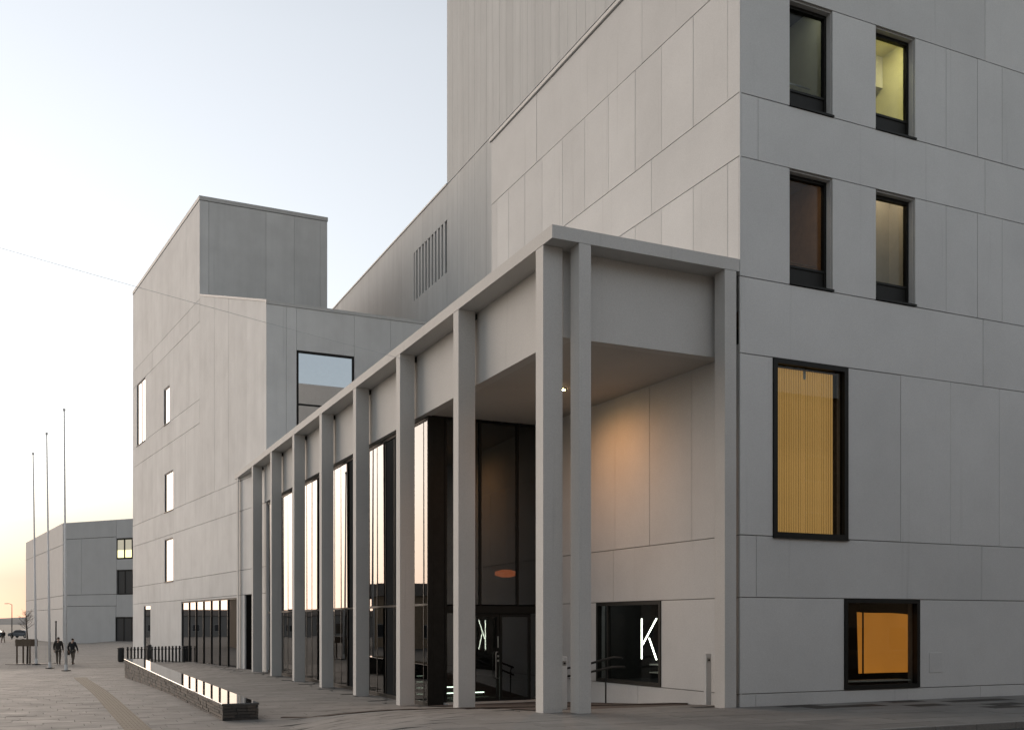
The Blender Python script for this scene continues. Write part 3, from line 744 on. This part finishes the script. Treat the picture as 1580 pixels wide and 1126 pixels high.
# sloping roof edge
vs = []
for d in (-.5, .02):
    vs += [PLn.pt(-5.2, d, zr(-5.2) - .01), PLn.pt(7.51, d, zr(7.51) - .01), PLn.pt(7.51, d, zr(7.51) + .1), PLn.pt(-5.2, d, zr(-5.2) + .1)]
mesh_obj('roof_edge', blk, M['coping'], vs, [(0, 1, 2, 3), (4, 5, 6, 7), (0, 1, 5, 4), (1, 2, 6, 5), (2, 3, 7, 6), (3, 0, 4, 7)])
for (a, b_, z0, z1) in wins:
    f = PLn.frame(M['frame'], a + .01, b_ - .01, z0 + .01, z1 - .01, -.1, -.04, t=.05)
    n_p = 2 if b_ - a > 2.5 else 1
    for k in range(n_p):
        PLn.sub(f, 'pane', M['dark_glass'], lerp(a, b_, k / n_p) + .06, lerp(a, b_, (k + 1) / n_p) - .06, -.085, -.075, z0 + .06, z1 - .06)
    if n_p == 2: PLn.sub(f, 'mullion', M['frame'], (a + b_) / 2 - .05, (a + b_) / 2 + .05, -.098, -.045, z0 + .06, z1 - .06)
    PLn.sub(f, 'sill', M['frame'], a - .05, b_ + .05, -.03, .05, z0 - .03, z0 + .005)
f = PLn.frame(M['frame'], 21.26, 23.49, -.5, 3.77, -.1, -.04, t=.07); PLn.sub(f, 'pane', M['dark_glass'], 21.33, 23.42, -.085, -.075, -.4, 3.7)
# storefront: an interior box let into the core, with three pendant lamps
shop = PLn.frame(M['frame'], -.1, 12.03, -.2, 3.65, -.1, -.03, t=.06, name='shop_window')
PLn.sub(shop, 'interior', M['inside_dark'], -.08, 12.0, -.107, -.1, -.2, 3.6)
nb = 7
for k in range(nb):
    a, b_ = lerp(-.04, 11.97, k / nb), lerp(-.04, 11.97, (k + 1) / nb)
    PLn.sub(shop, 'pane', M['dark_glass'], a + .04, b_ - .04, -.085, -.075, -.14, 3.59)
    if k: PLn.sub(shop, 'mullion', M['frame'], a - .04, a + .04, -.095, -.02, -.14, 3.59)
# wall towards the portico (d2 direction) with its large window
PQ = Plane(blk, Q1.x, Q1.y, A0 - AL)
RWW = (1.47, 4.30, 11.0, 15.52)
js = [.0, .95, 1.45, 4.32, 6.2, 8.4, 11.3]
for a, b_ in zip(js, js[1:]):
    if a == 1.45:
        PQ.panel(M['block'], a, b_, 15.54, 17.6, d0=-.1); PQ.panel(M['block'], a, b_, 9.7, 10.98, d0=-.1)
    else: PQ.panel(M['block'], a, b_, 9.7, 17.6, d0=-.1)
PQ.panel(M['block'], 0, 11.3, -.6, 9.7, d0=-.1)
PQ.box('parapet', M['coping'], -.02, 11.3, -.4, .03, 17.6, 17.76)
f = PQ.frame(M['frame'], RWW[0], RWW[1], RWW[2], RWW[3], -.09, .0, t=.08)
PQ.sub(f, 'pane', M['solar_glass'], RWW[0] + .08, RWW[1] - .08, -.07, -.06, RWW[2] + .08, RWW[3] - .08)
PQ.sub(f, 'rail', M['frame'], RWW[0] + .08, RWW[1] - .08, -.06, -.02, 12.9, 12.98)
# front of the tall block
PB = Plane(blk, P1.x, P1.y, A0 - AL)
js = [0, .52, 3.85, 5.55, 7.15, 7.6]
for a, b_ in zip(js, js[1:]): PB.panel(M['block'], a, b_, 17, 27.1, d0=-.1)
vs = [(-.03, 7.49), (P2.x + .03, P2.y - .03), (P3.x, P3.y), (-.03, 27.54)]
prism('tall_coping', blk, M['coping'], vs, 27.12, 27.36)

# ================================================================== FAR BUILDING
cB = Vector((-61.907, 139.0, 0)); fdv = Vector((.893, -.45, 0)); aB = math.atan2(fdv.y, fdv.x)
farb = thing('distant_building', 'low pale angular building in the distance beyond the flagpoles', 'building', cB, aB)
Rb = Matrix.Rotation(-aB, 3, 'Z'); ldl = Rb @ Vector((-.53487, .84493, 0)); 
PBf = Plane(farb, 0, 0, 0.0); angL = math.atan2(ldl.y, ldl.x); PBl = Plane(farb, 0, 0, angL, sgn=-1)
e1 = (26, 0); 
prism('core', farb, M['joint'], [(0.05, .15), (26, .15), (30, 34), (ldl.x * 39.9, ldl.y * 39.9), (.05 + ldl.x * 1.0 + .12, ldl.y * 1.0 + .1)], -1.5, 16.05)
bw = [(10.3, 16, 10.9, 13.65), (10.4, 16, 6.2, 9.45), (10.1, 16, -.3, 3.18)]
for a, b_, z0, z1 in [(0, 10.3, 13.9, 16.2), (10.3, 16, 13.65, 16.2), (16, 26, 13.9, 16.2), (0, 3.7, 6.25, 13.9), (3.7, 10.3, 6.25, 13.9), (10.3, 16, 9.45, 10.9), (16, 26, 6.25, 13.9),
                       (0, 10.3, 4.7, 6.25), (10.3, 16, 3.2, 6.2), (16, 26, 4.7, 6.25), (0, 10.1, -1.5, 4.7), (16, 26, -1.5, 4.7), (10.1, 10.3, 3.2, 4.7)]:
    PBf.panel(M['far'], a, b_, z0, z1, gap=.03, d0=-.16)
for z0, z1, js in ((13.2, 16.2, [0, 14, 28, 39.9]), (6.2, 13.2, [0, 8, 17, 26, 33, 39.9]), (4.4, 6.2, [0, 14, 28, 39.9]), (-1.5, 4.4, [0, 9, 18, 27, 39.9])):
    for a, b_ in zip(js, js[1:]): PBl.panel(M['far'], a, b_, z0, z1, gap=.03, d0=-.12)
for i, (a, b_, z0, z1) in enumerate(bw):
    f = PBf.frame(M['frame'], a + .03, b_ - .03, z0 + .03, z1 - .03, -.14, -.05, t=.12)
    PBf.sub(f, 'pane', M['dull_pane'], a + .15, b_ - .15, -.12, -.1, z0 + .15, z1 - .15)
    for k in range(3):
        x = lerp(a, b_, (k + 1) / 4 if i != 2 else (k + 1) / 4); PBf.sub(f, 'mullion', M['frame'], x - .05, x + .05, -.1, -.06, z0 + .15, z1 - .15)
    if i == 0:
        M['lit_far'] = emit('lit_far_window', (.85, .75, .38), .4)
        M['far_dim'] = emit('dim_far_window', (.6, .55, .42), .1)
        for k in range(4): PBf.sub(f, 'lit_pane', M['lit_far'], lerp(a, b_, k / 4) + .15, lerp(a, b_, (k + 1) / 4) - .15, -.098, -.08, z0 + .2, z0 + 1.2); PBf.sub(f, 'ceiling_glow', M['far_dim'], lerp(a, b_, k / 4) + .15, lerp(a, b_, (k + 1) / 4) - .15, -.098, -.08, z0 + 1.2, z1 - .2)

# ================================================================== STONE BENCH
n0 = Vector((-6.80, 23.66, 0)); n1 = Vector((-6.03, 23.99, 0)); f0 = Vector((-18.6, 48.4, 0)); ax = (f0 - n0); LEN = ax.length; ax = ax / LEN
side = Vector((ax.y, -ax.x, 0)); WD = .84
bench = thing('stone_bench', 'long low dark stone bench with a polished mirror-like top on the plaza', 'stone bench', n0 + side * WD / 2, math.atan2(ax.y, ax.x) - math.pi / 2)
def bz(t): return lerp(.43, .62, t)
def bg_(t, x=0):
    p = n0 + ax * (t * LEN) + side * (WD / 2 + x); return gzw(p.x, p.y)
cr = MB()
cr.hexa([(-WD / 2 + .04, .04, bg_(0) - .1), (WD / 2 - .04, .04, bg_(0) - .1), (WD / 2 - .04, LEN, bg_(1) - .1), (-WD / 2 + .04, LEN, bg_(1) - .1)],
        [(-WD / 2 + .04, .04, bz(0) - .05), (WD / 2 - .04, .04, bz(0) - .05), (WD / 2 - .04, LEN, bz(1) - .05), (-WD / 2 + .04, LEN, bz(1) - .05)])
cr.build('core', M['stone'], bench)
sm_ = MB(); NC = 5
for sx in (-1, 1):
    for c in range(NC):
        y = 0.0
        while y < LEN:
            l = random.uniform(.25, .75); y2 = min(LEN, y + l); t0, t1 = y / LEN, y2 / LEN
            pr = random.uniform(0, .03); x0, x1 = sx * (WD / 2 - .05), sx * (WD / 2 - .02 + pr * .6)
            def zz(t, k): return lerp(bg_(t) - .02, bz(t) - .05, k / NC)
            g = .006
            bot = [(min(x0, x1), y + g, zz(t0, c) + g), (max(x0, x1), y + g, zz(t0, c) + g), (max(x0, x1), y2 - g, zz(t1, c) + g), (min(x0, x1), y2 - g, zz(t1, c) + g)]
            top = [(p[0], p[1], zz(t0 if i < 2 else t1, c + 1) - g) for i, p in enumerate(bot)]
            sm_.hexa(bot, top, random.random()); y = y2
for c in range(NC):
    x = -WD / 2
    while x < WD / 2 - .01:
        x2 = min(WD / 2, x + random.uniform(.2, .45)); pr = random.uniform(0, .02)
        zb, zt = lerp(bg_(0) - .02, bz(0) - .05, c / NC) + .005, lerp(bg_(0) - .02, bz(0) - .05, (c + 1) / NC) - .005
        sm_.box(x + .005, x2 - .005, -.015 - pr, .05, zb, zt, random.random()); x = x2
q_ = sm_.build('stone_cladding', M['stone'], bench, tones=True); q_['kind'] = 'stuff'
nt_ = 13
for k in range(nt_):
    t0, t1 = k / nt_, (k + 1) / nt_; y0, y1 = t0 * LEN + (.004 if k else -.03), t1 * LEN - .004
    b = MB(); hw = WD / 2 + .015; e = .012
    A = lambda y, z, i: [(-hw + i, y, z), (hw - i, y, z)]
    za, zb = bz(t0), bz(t1)
    vs = [(-hw, y0, za - .05), (hw, y0, za - .05), (hw, y1, zb - .05), (-hw, y1, zb - .05), (-hw, y0, za - e), (hw, y0, za - e), (hw, y1, zb - e), (-hw, y1, zb - e),
          (-hw + e, y0 + (e if k == 0 else 0), za), (hw - e, y0 + (e if k == 0 else 0), za), (hw - e, y1, zb), (-hw + e, y1, zb)]
    fs = [(3, 2, 1, 0), (8, 9, 10, 11), (0, 1, 5, 4), (1, 2, 6, 5), (2, 3, 7, 6), (3, 0, 4, 7), (4, 5, 9, 8), (5, 6, 10, 9), (6, 7, 11, 10), (7, 4, 8, 11)]
    b.add(vs, fs); b.build('top_slab', M['polished'], bench)

# ================================================================== PLAZA FURNITURE
def flagpole(x, y, h, lean, label):
    z = gzw(x, y); t = thing('flagpole', label, 'flagpole', (x, y, z), 0, 'flagpoles on the plaza')
    b = MB(); b.tube([(0, 0, .03), (lean * .3, 0, h * .3), (lean, 0, h)], [.075, .065, .035], 14, True); b.build('pole', M['white_pole'], t, smooth=True)
    b = MB(); b.tube([(0, 0, 0), (0, 0, .05)], .24, 18); b.build('base_plate', M['dark_steel'], t)
    b = MB(); b.tube([(0, 0, .05), (0, 0, .35)], .095, 14); b.build('sleeve', M['white_pole'], t)
    b = MB(); b.tube([(lean, 0, h - .02), (lean, 0, h + .03), (lean, 0, h + .1), (lean, 0, h + .14)], [.05, .075, .07, .02], 12); b.build('finial', M['white_pole'], t, smooth=True)
    b = MB(); b.tube([(.05, -.085, 1.2), (.05 + lean * .3, -.075, h * .3), (lean + .03, -.05, h - .1)], .008, 5); b.build('halyard', M['white_pole'], t)
def gp(px, py, zg):
    d = (CAM_Z - zg) * F_PX / (py - HY); return ((px - CX) / F_PX * d, d)
for (px, py, tpx, tpy, lab) in ((56, 1024, 51, 698, 'shortest looking of the three pale flagpoles, the one farthest left'), (77, 1030, 72, 667, 'middle one of the three pale flagpoles on the plaza'), (102, 1034, 99, 630, 'tallest looking pale flagpole, nearest to the two walking people')):
    x, y = gp(px, py, -.28); flagpole(x, y, (py - tpy) / F_PX * y - .1, (tpx - px) / F_PX * y, lab)

bol = None
def bollard(px, py, label, group, big=False):
    x, y = gp(px, py, -.08); z = gzw(x, y); t = thing('bollard', label, 'bollard', (x, y, z), 0, group)
    r = .06 if not big else .085
    b = MB(); b.tube([(0, 0, -.02), (0, 0, .78)], r, 10); b.build('post', M['iron'], t)
    b = MB(); b.tube([(0, 0, .76), (0, 0, .80), (0, 0, .84), (0, 0, .88)], [r + .005, r + .03, r + .03, r * .7], 10); b.build('collar', M['iron'], t)
    b = MB(); b.tube([(0, 0, .87), (0, 0, .92), (0, 0, .97), (0, 0, 1.0)], [r * .7, r * 1.15, r * 1.0, r * .3], 10); b.build('knob', M['iron'], t, smooth=True)
g1 = 'black bollards in front of the pale stepped building'
ORD = ['first', 'second', 'third', 'fourth', 'fifth', 'sixth', 'seventh', 'eighth', 'ninth', 'tenth', 'eleventh', 'twelfth', 'thirteenth', 'fourteenth', 'fifteenth', 'sixteenth']
for i in range(16):
    bollard(lerp(197, 277, i / 15), lerp(1015, 1021.5, i / 15), ORD[i] + ' slim black bollard from the litter bin at the left end of the row', g1)
bollard(283.5, 1022.5, 'thicker black bollard ending the first row beside the stone bench', g1, True)
def bin_(px, py, wd, label):
    x, y = gp(px, py, -.15); t = thing('litter_bin', label, 'litter bin', (x, y, gzw(x, y)))
    b = MB(); b.tube([(0, 0, .05), (0, 0, .9)], wd / 2, 16); b.build('drum', M['iron'], t)
    b = MB(); b.tube([(0, 0, .91), (0, 0, .95), (0, 0, 1.0)], [wd / 2 + .02, wd / 2 + .02, wd * .3], 16); b.build('lid', M['iron'], t)
    b = MB(); b.tube([(0, 0, 0), (0, 0, .05)], wd * .4, 12); b.build('foot', M['dark_steel'], t)
bin_(186.5, 1017, .42, 'black litter bin at the left end of the bollard row')
bin_(230, 1016, .36, 'black litter bin standing among the slim bollards')

# young tree with its timber guard and grate
tx, ty = gp(41, 1023, -.28); tz = gzw(tx, ty)
tg = thing('tree_guard', 'open dark timber guard frame around the young plaza tree', 'tree guard', (tx, ty, tz))
for sx in (-.42, .42):
    for sy in (-.42, .42): box('leg', tg, M['timber'], sx - .04, sx + .04, sy - .04, sy + .04, .02, 1.62)
for sy in (-.47, .47): box('board', tg, M['timber'], -.5, .5, sy - .02, sy + .02, 1.15, 1.6)
for sx in (-.47, .47): box('board', tg, M['timber'], sx - .02, sx + .02, -.44, .44, 1.15, 1.6)
gr = thing('tree_grate', 'flat dark square grate on the paving under the young tree', 'tree grate', (tx + .3, ty, tz))
for k in range(9): box('bar', gr, M['iron'], -1.1 + k * .25, -1.1 + k * .25 + .16, -1, 1, -.01, .012)
for y in (-1.08, 1.0): box('rim', gr, M['iron'], -1.15, 1.15, y, y + .08, -.01, .016)
yt = thing('young_tree', 'bare young tree rising out of a timber guard near the flagpoles', 'tree', (tx + .05, ty, tz))
tr = MB(); tr.tube([(0, 0, 0), (.02, 0, 1.2), (-.05, .02, 2.4), (-.1, 0, 3.4)], [.07, .06, .045, .015], 8); tr.build('trunk', M['bark'], yt)
random.seed(3)
cr = MB()
for i in range(26):
    z = random.uniform(1.9, 3.2); a = random.uniform(0, 6.28); l = random.uniform(.3, .75); p = Vector((-.04, 0, z)); d = Vector((math.cos(a) * l, math.sin(a) * l, random.uniform(.15, .5)))
    cr.tube([p, p + d * .6, p + d + Vector((0, 0, .1))], [.014, .009, .004], 5)
    for k in range(3):
        q0 = p + d * random.uniform(.4, .9); dd = Vector((random.uniform(-.2, .2), random.uniform(-.2, .2), random.uniform(.02, .25)))
        cr.tube([q0, q0 + dd], [.006, .003], 4)
cr.build('crown', M['bark'], yt)

# overhead cable and its mast
mast_p = Vector((-22, 24, 0))
t = thing('cable_mast', 'slender grey mast holding the far end of the overhead cable', 'mast', (mast_p.x, mast_p.y, gzw(-22, 24)))
b = MB(); b.tube([(0, 0, 0), (0, 0, 14.3)], [.12, .07], 12); b.build('pole', M['steel'], t)
b = MB(); b.tube([(0, 0, 0), (0, 0, .06)], .25, 12); b.build('base_plate', M['dark_steel'], t)
ca = W(.25, 9.2, 9.62); ce = Vector((-22, 24, 14.2)); b = MB(); pts = []
for i in range(25):
    k = i / 24; p = ca.lerp(ce, k); p.z -= .28 * 4 * k * (1 - k) * .5; pts.append(p)
b.tube(pts, .006, 5)
tag(b.build('overhead_cable', M['steel']), 'thin overhead cable running from a portico column up across the sky', 'cable')

# handrail on the porch ramp
hr = thing('handrail', 'double black handrail descending the porch ramp below the letter window', 'handrail', W(3.9, 4.65, gz(3.9, 4.65)), A0)
hz = gz(3.9, 4.65)
for pts in ([(3.85, 1.46), (4.25, 1.475), (5.58, 1.25), (7.6, .98)], [(3.73, 1.245), (4.32, 1.225), (5.58, 1.03), (7.6, .76)]):
    b = MB(); b.tube([(0, a - 4.65, z - hz) for a, z in pts], .03, 8); b.build('rail', M['dark_steel'], hr, smooth=True)
for a in (4.65, 7.4):
    b = MB(); b.tube([(0, a - 4.65, gz(3.9, a) - hz), (0, a - 4.65, (1.18 if a < 5 else .79) - hz)], .02, 8); b.build('post', M['dark_steel'], hr)
    b = MB(); b.tube([(0, a - 4.65, (1.18 if a < 5 else .79) - hz), (.0, a - 4.60, (1.18 if a < 5 else .79) - hz + .22)], .014, 6); b.build('bracket', M['dark_steel'], hr)
for v, lab in ((4.22, 'slim grey push button pillar beside the last portico column at the wall'), (1.06, 'slim grey push button pillar behind the paired corner columns')):
    u = .78 if v > 4 else 1.55
    t = thing('button_pillar', lab, 'pillar', W(v, u, gz(v, u)), A0)
    box('post', t, M['hall'], -.07, .07, -.05, .05, 0, 1.12, bev=.006)
    box('button_plate', t, M['steel'], -.045, .045, -.056, -.05, .93, 1.03); 
    b = MB(); b.tube([(0, -.057, .98), (0, -.068, .98)], .022, 12); b.build('button', M['iron'], t)

# ================================================================== PEOPLE
def skin_mesh(name, pts, edges, rad, m, parent, sub=1, root=0):
    me = bpy.data.meshes.new(name); me.from_pydata(pts, edges, []); o = bpy.data.objects.new(name, me); C.objects.link(o)
    sk = o.modifiers.new('s', 'SKIN'); sk.use_smooth_shade = True
    for i, v in enumerate(me.skin_vertices[0].data):
        r = rad[i]; v.radius = r if isinstance(r, tuple) else (r, r); v.use_root = (i == root)
    ss = o.modifiers.new('d', 'SUBSURF'); ss.levels = sub; ss.render_levels = sub
    dg = bpy.context.evaluated_depsgraph_get(); ev = o.evaluated_get(dg); nm = bpy.data.meshes.new_from_object(ev)
    bpy.data.objects.remove(o); nm.materials.clear(); nm.materials.append(m)
    for p in nm.polygons: p.use_smooth = True
    return link(name, nm, None, parent)
def person(px, py, zg, h, rz, label, coat, stride=.12, bag=False, arm=.05, pos=None, coat_len=.82):
    x, y = pos if pos else gp(px, py, zg); z = gzw(x, y); k = h / 1.75
    t = thing('person', label, 'person', (x, y, z), rz); t.scale = (k, k, k)
    # facing +y; stride moves the feet along y
    J = {'pelvis': (0, 0, .95), 'belly': (0, .0, 1.12), 'chest': (0, .0, 1.33), 'neck': (0, .01, 1.50), 'head': (0, .03, 1.60), 'crown': (0, .03, 1.69),
         'hipL': (-.09, 0, .90), 'kneeL': (-.10, stride * .6 + .02, .50), 'ankL': (-.10, stride * .9, .09), 'toeL': (-.11, stride * .9 + .16, .035),
         'hipR': (.09, 0, .90), 'kneeR': (.10, -stride * .3 + .03, .50), 'ankR': (.10, -stride * .9, .09), 'toeR': (.11, -stride * .9 + .16, .035),
         'shL': (-.19, 0, 1.42), 'elL': (-.25, -arm, 1.14), 'wrL': (-.26, -arm + .08, .90), 'paL': (-.26, -arm + .10, .82),
         'shR': (.19, 0, 1.42), 'elR': (.25, arm - .04, 1.14), 'wrR': (.26, arm + .06, .90), 'paR': (.26, arm + .08, .82)}
    rr = {'pelvis': (.13, .1), 'belly': (.13, .095), 'chest': (.15, .105), 'neck': .055, 'head': (.078, .095), 'crown': (.06, .075), 'hip': .085, 'knee': .058, 'ank': .04, 'toe': .032, 'sh': .058, 'el': .042, 'wr': .028, 'pa': (.022, .036)}
    E_ = [('pelvis', 'belly'), ('belly', 'chest'), ('chest', 'neck'), ('neck', 'head'), ('head', 'crown')]
    for s in 'LR': E_ += [('pelvis', 'hip' + s), ('hip' + s, 'knee' + s), ('knee' + s, 'ank' + s), ('ank' + s, 'toe' + s), ('chest', 'sh' + s), ('sh' + s, 'el' + s), ('el' + s, 'wr' + s), ('wr' + s, 'pa' + s)]
    nm = list(J); P = [J[n] for n in nm]; ED = [(nm.index(a), nm.index(b)) for a, b in E_]; RD = [rr.get(n, rr.get(n[:-1])) for n in nm]
    for s, sg in (('L', -1), ('R', 1)):
        pa = Vector(J['pa' + s]); wi = nm.index('pa' + s)
        for q in range(4):
            y0 = (q - 1.5) * .02; l = (.062, .075, .07, .055)[q]
            P += [tuple(pa + Vector((0, y0, -.02))), tuple(pa + Vector((-sg * .008, y0, -.02 - l * .55))), tuple(pa + Vector((-sg * .024, y0, -.02 - l)))]
            i = len(P) - 3; ED += [(wi, i), (i, i + 1), (i + 1, i + 2)]; RD += [.009, .0085, .007]
        P += [tuple(pa + Vector((-sg * .01, .04, .02))), tuple(pa + Vector((-sg * .02, .06, -.03)))]; i = len(P) - 2
        ED += [(wi, i), (i, i + 1)]; RD += [.011, .009]
    body = skin_mesh('body', P, ED, RD, M['skin'], t)
    # coat
    cn = ['pelvis', 'belly', 'chest', 'neck', 'shL', 'elL', 'wrL', 'shR', 'elR', 'wrR']; cp_ = [J[n] for n in cn]; cp_[3] = (0, 0, 1.475); cr_ = [(.17, .13), (.16, .12), (.185, .135), (.085, .08), .082, .066, .05, .082, .066, .05]
    ce_ = [(0, 1), (1, 2), (2, 3), (2, 4), (4, 5), (5, 6), (2, 7), (7, 8), (8, 9)]
    cp_.append((0, 0, coat_len)); cr_.append((.185, .14)); ce_.append((0, 10))
    skin_mesh('coat', cp_, ce_, cr_, coat, t)
    tn = ['pelvis', 'hipL', 'kneeL', 'ankL', 'hipR', 'kneeR', 'ankR']; skin_mesh('trousers', [J[n] for n in tn], [(0, 1), (1, 2), (2, 3), (0, 4), (4, 5), (5, 6)], [(.13, .11), .1, .075, .06, .1, .075, .06], M['trouser'], t)
    for s in 'LR':
        a = Vector(J['ank' + s]); to = Vector(J['toe' + s]); skin_mesh('shoe', [tuple(a + Vector((0, -.05, -.045))), tuple(a + Vector((0, .03, -.04))), tuple(to + Vector((0, .02, .0)))], [(0, 1), (1, 2)], [.045, .048, .036], M['shoe'], t)
    skin_mesh('hair', [(0, -.015, 1.585), (0, .0, 1.66), (0, .03, 1.715)], [(0, 1), (1, 2)], [(.07, .075), (.088, .1), (.06, .075)], M['hair'], t)
    b = MB(); b.tube([(0, .115, 1.6), (0, .145, 1.585)], [.018, .012], 8); b.build('nose', M['skin'], t)
    for sx in (-.03, .03):
        b = MB(); b.tube([(sx, .112, 1.625), (sx, .128, 1.625)], [.012, .006], 8); b.build('eye', M['shoe'], t)
    for sx in (-.085, .085):
        b = MB(); b.tube([(sx * .9, .02, 1.60), (sx * 1.1, .01, 1.60)], [.03, .022], 8); b.build('ear', M['skin'], t)
    b = MB(); b.box(-.025, .025, .11, .125, 1.545, 1.553); b.build('mouth', M['brick'], t)
    if bag:
        g = thing('shoulder_bag', 'dark bag hanging at the side of the person in black', 'bag', t.matrix_world @ Vector((0, 0, 0)), rz)
        g.location = (x, y, z); g.scale = (k, k, k)
        box('pouch', g, M['shoe'], -.40, -.28, -.16, .16, .62, .92, bev=.02)
        b = MB(); b.tube([(-.34, -.13, .92), (-.30, -.10, 1.2), (-.23, -.03, 1.47), (-.2, .02, 1.49), (-.27, .10, 1.2), (-.34, .13, .92)], .014, 6); b.build('strap', M['shoe'], g)
    return t
person(90, 1024, -.28, 1.78, R(8), 'person in a dark brown jacket walking away across the plaza', M['coat_a'], stride=.10)
person(112, 1024, -.28, 1.70, R(-12), 'person in a black coat with a bag walking away near the tallest flagpole', M['coat_b'], stride=.2, bag=True, arm=.12)
person(5, 991, -.3, 1.75, R(60), 'tiny far person in dark clothes at the left edge of the plaza', M['coat_b'], stride=.25)

# ================================================================== FAR PLAZA
def car(x, y, rz, m, label, hgt=1.5):
    t = thing('parked_car', label, 'car', (x, y, gzw(x, y) - .02), rz)
    prof = [(-2.1, .3), (-2.15, .62), (-2.0, .85), (-1.25, .95), (-.7, hgt - .06), (.2, hgt), (1.1, hgt - .03), (1.75, .98), (2.1, .9), (2.15, .5), (2.05, .28)]
    b = MB(); n_ = len(prof)
    def wdt(z): return .86 if z < 1.0 else .68
    vs = [(px, -wdt(pz), pz) for px, pz in prof] + [(px, wdt(pz), pz) for px, pz in prof]
    b.add(vs, [tuple(range(n_)), tuple(range(n_, 2 * n_))] + [(i, (i + 1) % n_, n_ + (i + 1) % n_, n_ + i) for i in range(n_)])
    b.build('body', m, t)
    for s in (-1, 1):
        g = MB(); g.add([(-1.05, s * .87, .98), (-.62, s * .72, hgt - .12), (.95, s * .72, hgt - .12), (1.45, s * .87, .98), (-1.05, s * .84, .98), (-.62, s * .68, hgt - .12), (.95, s * .68, hgt - .12), (1.45, s * .84, .98)],
                        [(0, 1, 2, 3), (4, 5, 6, 7), (0, 1, 5, 4), (1, 2, 6, 5), (2, 3, 7, 6), (3, 0, 4, 7)]); g.build('side_window', M['dark_glass'], t)
        for px in (-1.3, 1.35):
            wh = MB(); wh.tube([(px, s * .68, .31), (px, s * .88, .31)], .31, 14); wo = wh.build('wheel', M['rubber'], t)
            rm = MB(); rm.tube([(px, s * .88, .31), (px, s * .892, .31)], .18, 10); rm.build('rim', M['steel'], wo)
        hl = MB(); hl.box(-2.16, -2.08, s * .6 - .14, s * .6 + .14, .62, .76); hl.build('headlight', M['inside_pale'], t)
        tl = MB(); tl.box(2.08, 2.16, s * .65 - .12, s * .65 + .12, .72, .88); tl.build('tail_light', M['car_red'], t)
    ws = MB(); ws.hexa([(-1.3, -.7, .97), (-1.3, .7, .97), (-1.26, .7, .99), (-1.26, -.7, .99)], [(-.76, -.6, hgt - .08), (-.76, .6, hgt - .08), (-.72, .6, hgt - .06), (-.72, -.6, hgt - .06)]); ws.build('windscreen', M['dark_glass'], t)
car(-101, 196, R(10), M['car_grey'], 'grey car parked at the far left edge of the plaza')
car(-93.5, 192, R(-8), M['car_grey'], 'second grey car parked beyond the young tree')
car(-108, 226, R(4), M['car_white'], 'pale car parked farthest away behind the grey car')
car(-95, 210, R(4), M['car_white'], 'pale car parked behind the young tree far away')
t = thing('lamp_post', 'thin distant lamp post against the sunset at the left edge', 'lamp post', (-84.8, 171, -.3))
b = MB(); b.tube([(0, 0, 0), (0, 0, 5.9)], [.09, .05], 10); b.build('pole', M['dark_steel'], t)
b = MB(); b.tube([(0, 0, 5.85), (-.5, 0, 6.05), (-1.0, 0, 6.05)], .04, 8); b.build('arm', M['dark_steel'], t)
b = MB(); b.box(-1.2, -.75, -.12, .12, 5.98, 6.08); b.build('lantern', M['steel'], t)
t = thing('marker_post', 'thin dark post standing behind the person in the brown jacket', 'post', (-40.7, 90, -.3))
b = MB(); b.tube([(0, 0, 0), (0, 0, 2.75)], .06, 10); b.build('pole', M['dark_steel'], t)
b = MB(); b.tube([(0, 0, 2.75), (0, 0, 2.85)], .085, 10); b.build('cap', M['dark_steel'], t)

# harbour-side houses across the plaza (seen mirrored in the glass) and the street opposite
def house(name, x, y, rz, L, D, H, wall, label, gable=1.2, nw=6, rows_=1):
    t = thing(name, label, 'building', (x, y, -.4), rz)
    box('wall', t, wall, -L / 2, L / 2, 0, D, 0, H)
    b = MB(); b.add([(-L / 2 - .3, -.3, H), (L / 2 + .3, -.3, H), (L / 2 + .3, D + .3, H), (-L / 2 - .3, D + .3, H), (-L / 2 - .3, D / 2, H + gable), (L / 2 + .3, D / 2, H + gable)],
                    [(0, 1, 5, 4), (2, 3, 4, 5), (0, 3, 4), (1, 2, 5), (0, 1, 2, 3)]); b.build('roof', M['roof'], t)
    for r in range(rows_):
        for k in range(nw):
            cx_ = lerp(-L / 2 + L / nw / 2, L / 2 - L / nw / 2, k / max(1, nw - 1)); z0 = 1.1 + r * 3.2
            wf = box('window', t, M['coping'], cx_ - .75, cx_ + .75, -.05, .02, z0, z0 + 1.5)
            link('pane', box_mesh(1.3, .02, 1.3, M['dull_pane']), None, wf, (0, -.05, 0))
    dr = box('door', t, M['timber'], L * .06 - .5, L * .06 + .5, -.06, .02, 0.4, 2.5)
    return t
house('harbour_shed', -67.8, 78.8, R(42), 34.5, 12, 5.6, M['timber_wall'], 'long ochre timber harbour shed left of the plaza', 1.6, 8)
house('harbour_shed', -128, 176, R(38), 40, 14, 4.4, M['grey_wall'], 'long grey harbour shed far across the plaza', 1.4, 9)
house('harbour_shed', -98, 110, R(46), 22, 12, 3.6, M['brick'], 'dull red harbour shed across the plaza', 1.4, 5)
for i, (v, L, H, wl, lab) in enumerate(((-16, 26, 14.5, 'grey_wall', 'grey rendered street building behind the viewer on the left'), (13, 28, 17.0, 'grey_wall', 'tall grey street building opposite the concert hall'), (43, 28, 15.5, 'timber_wall', 'ochre street building farther along opposite the concert hall'))):
    p = W(v, -27, 0); house('street_building', p.x, p.y, A0 + math.pi, L, 14, H, M[wl], lab, 2.0, 9, 4)
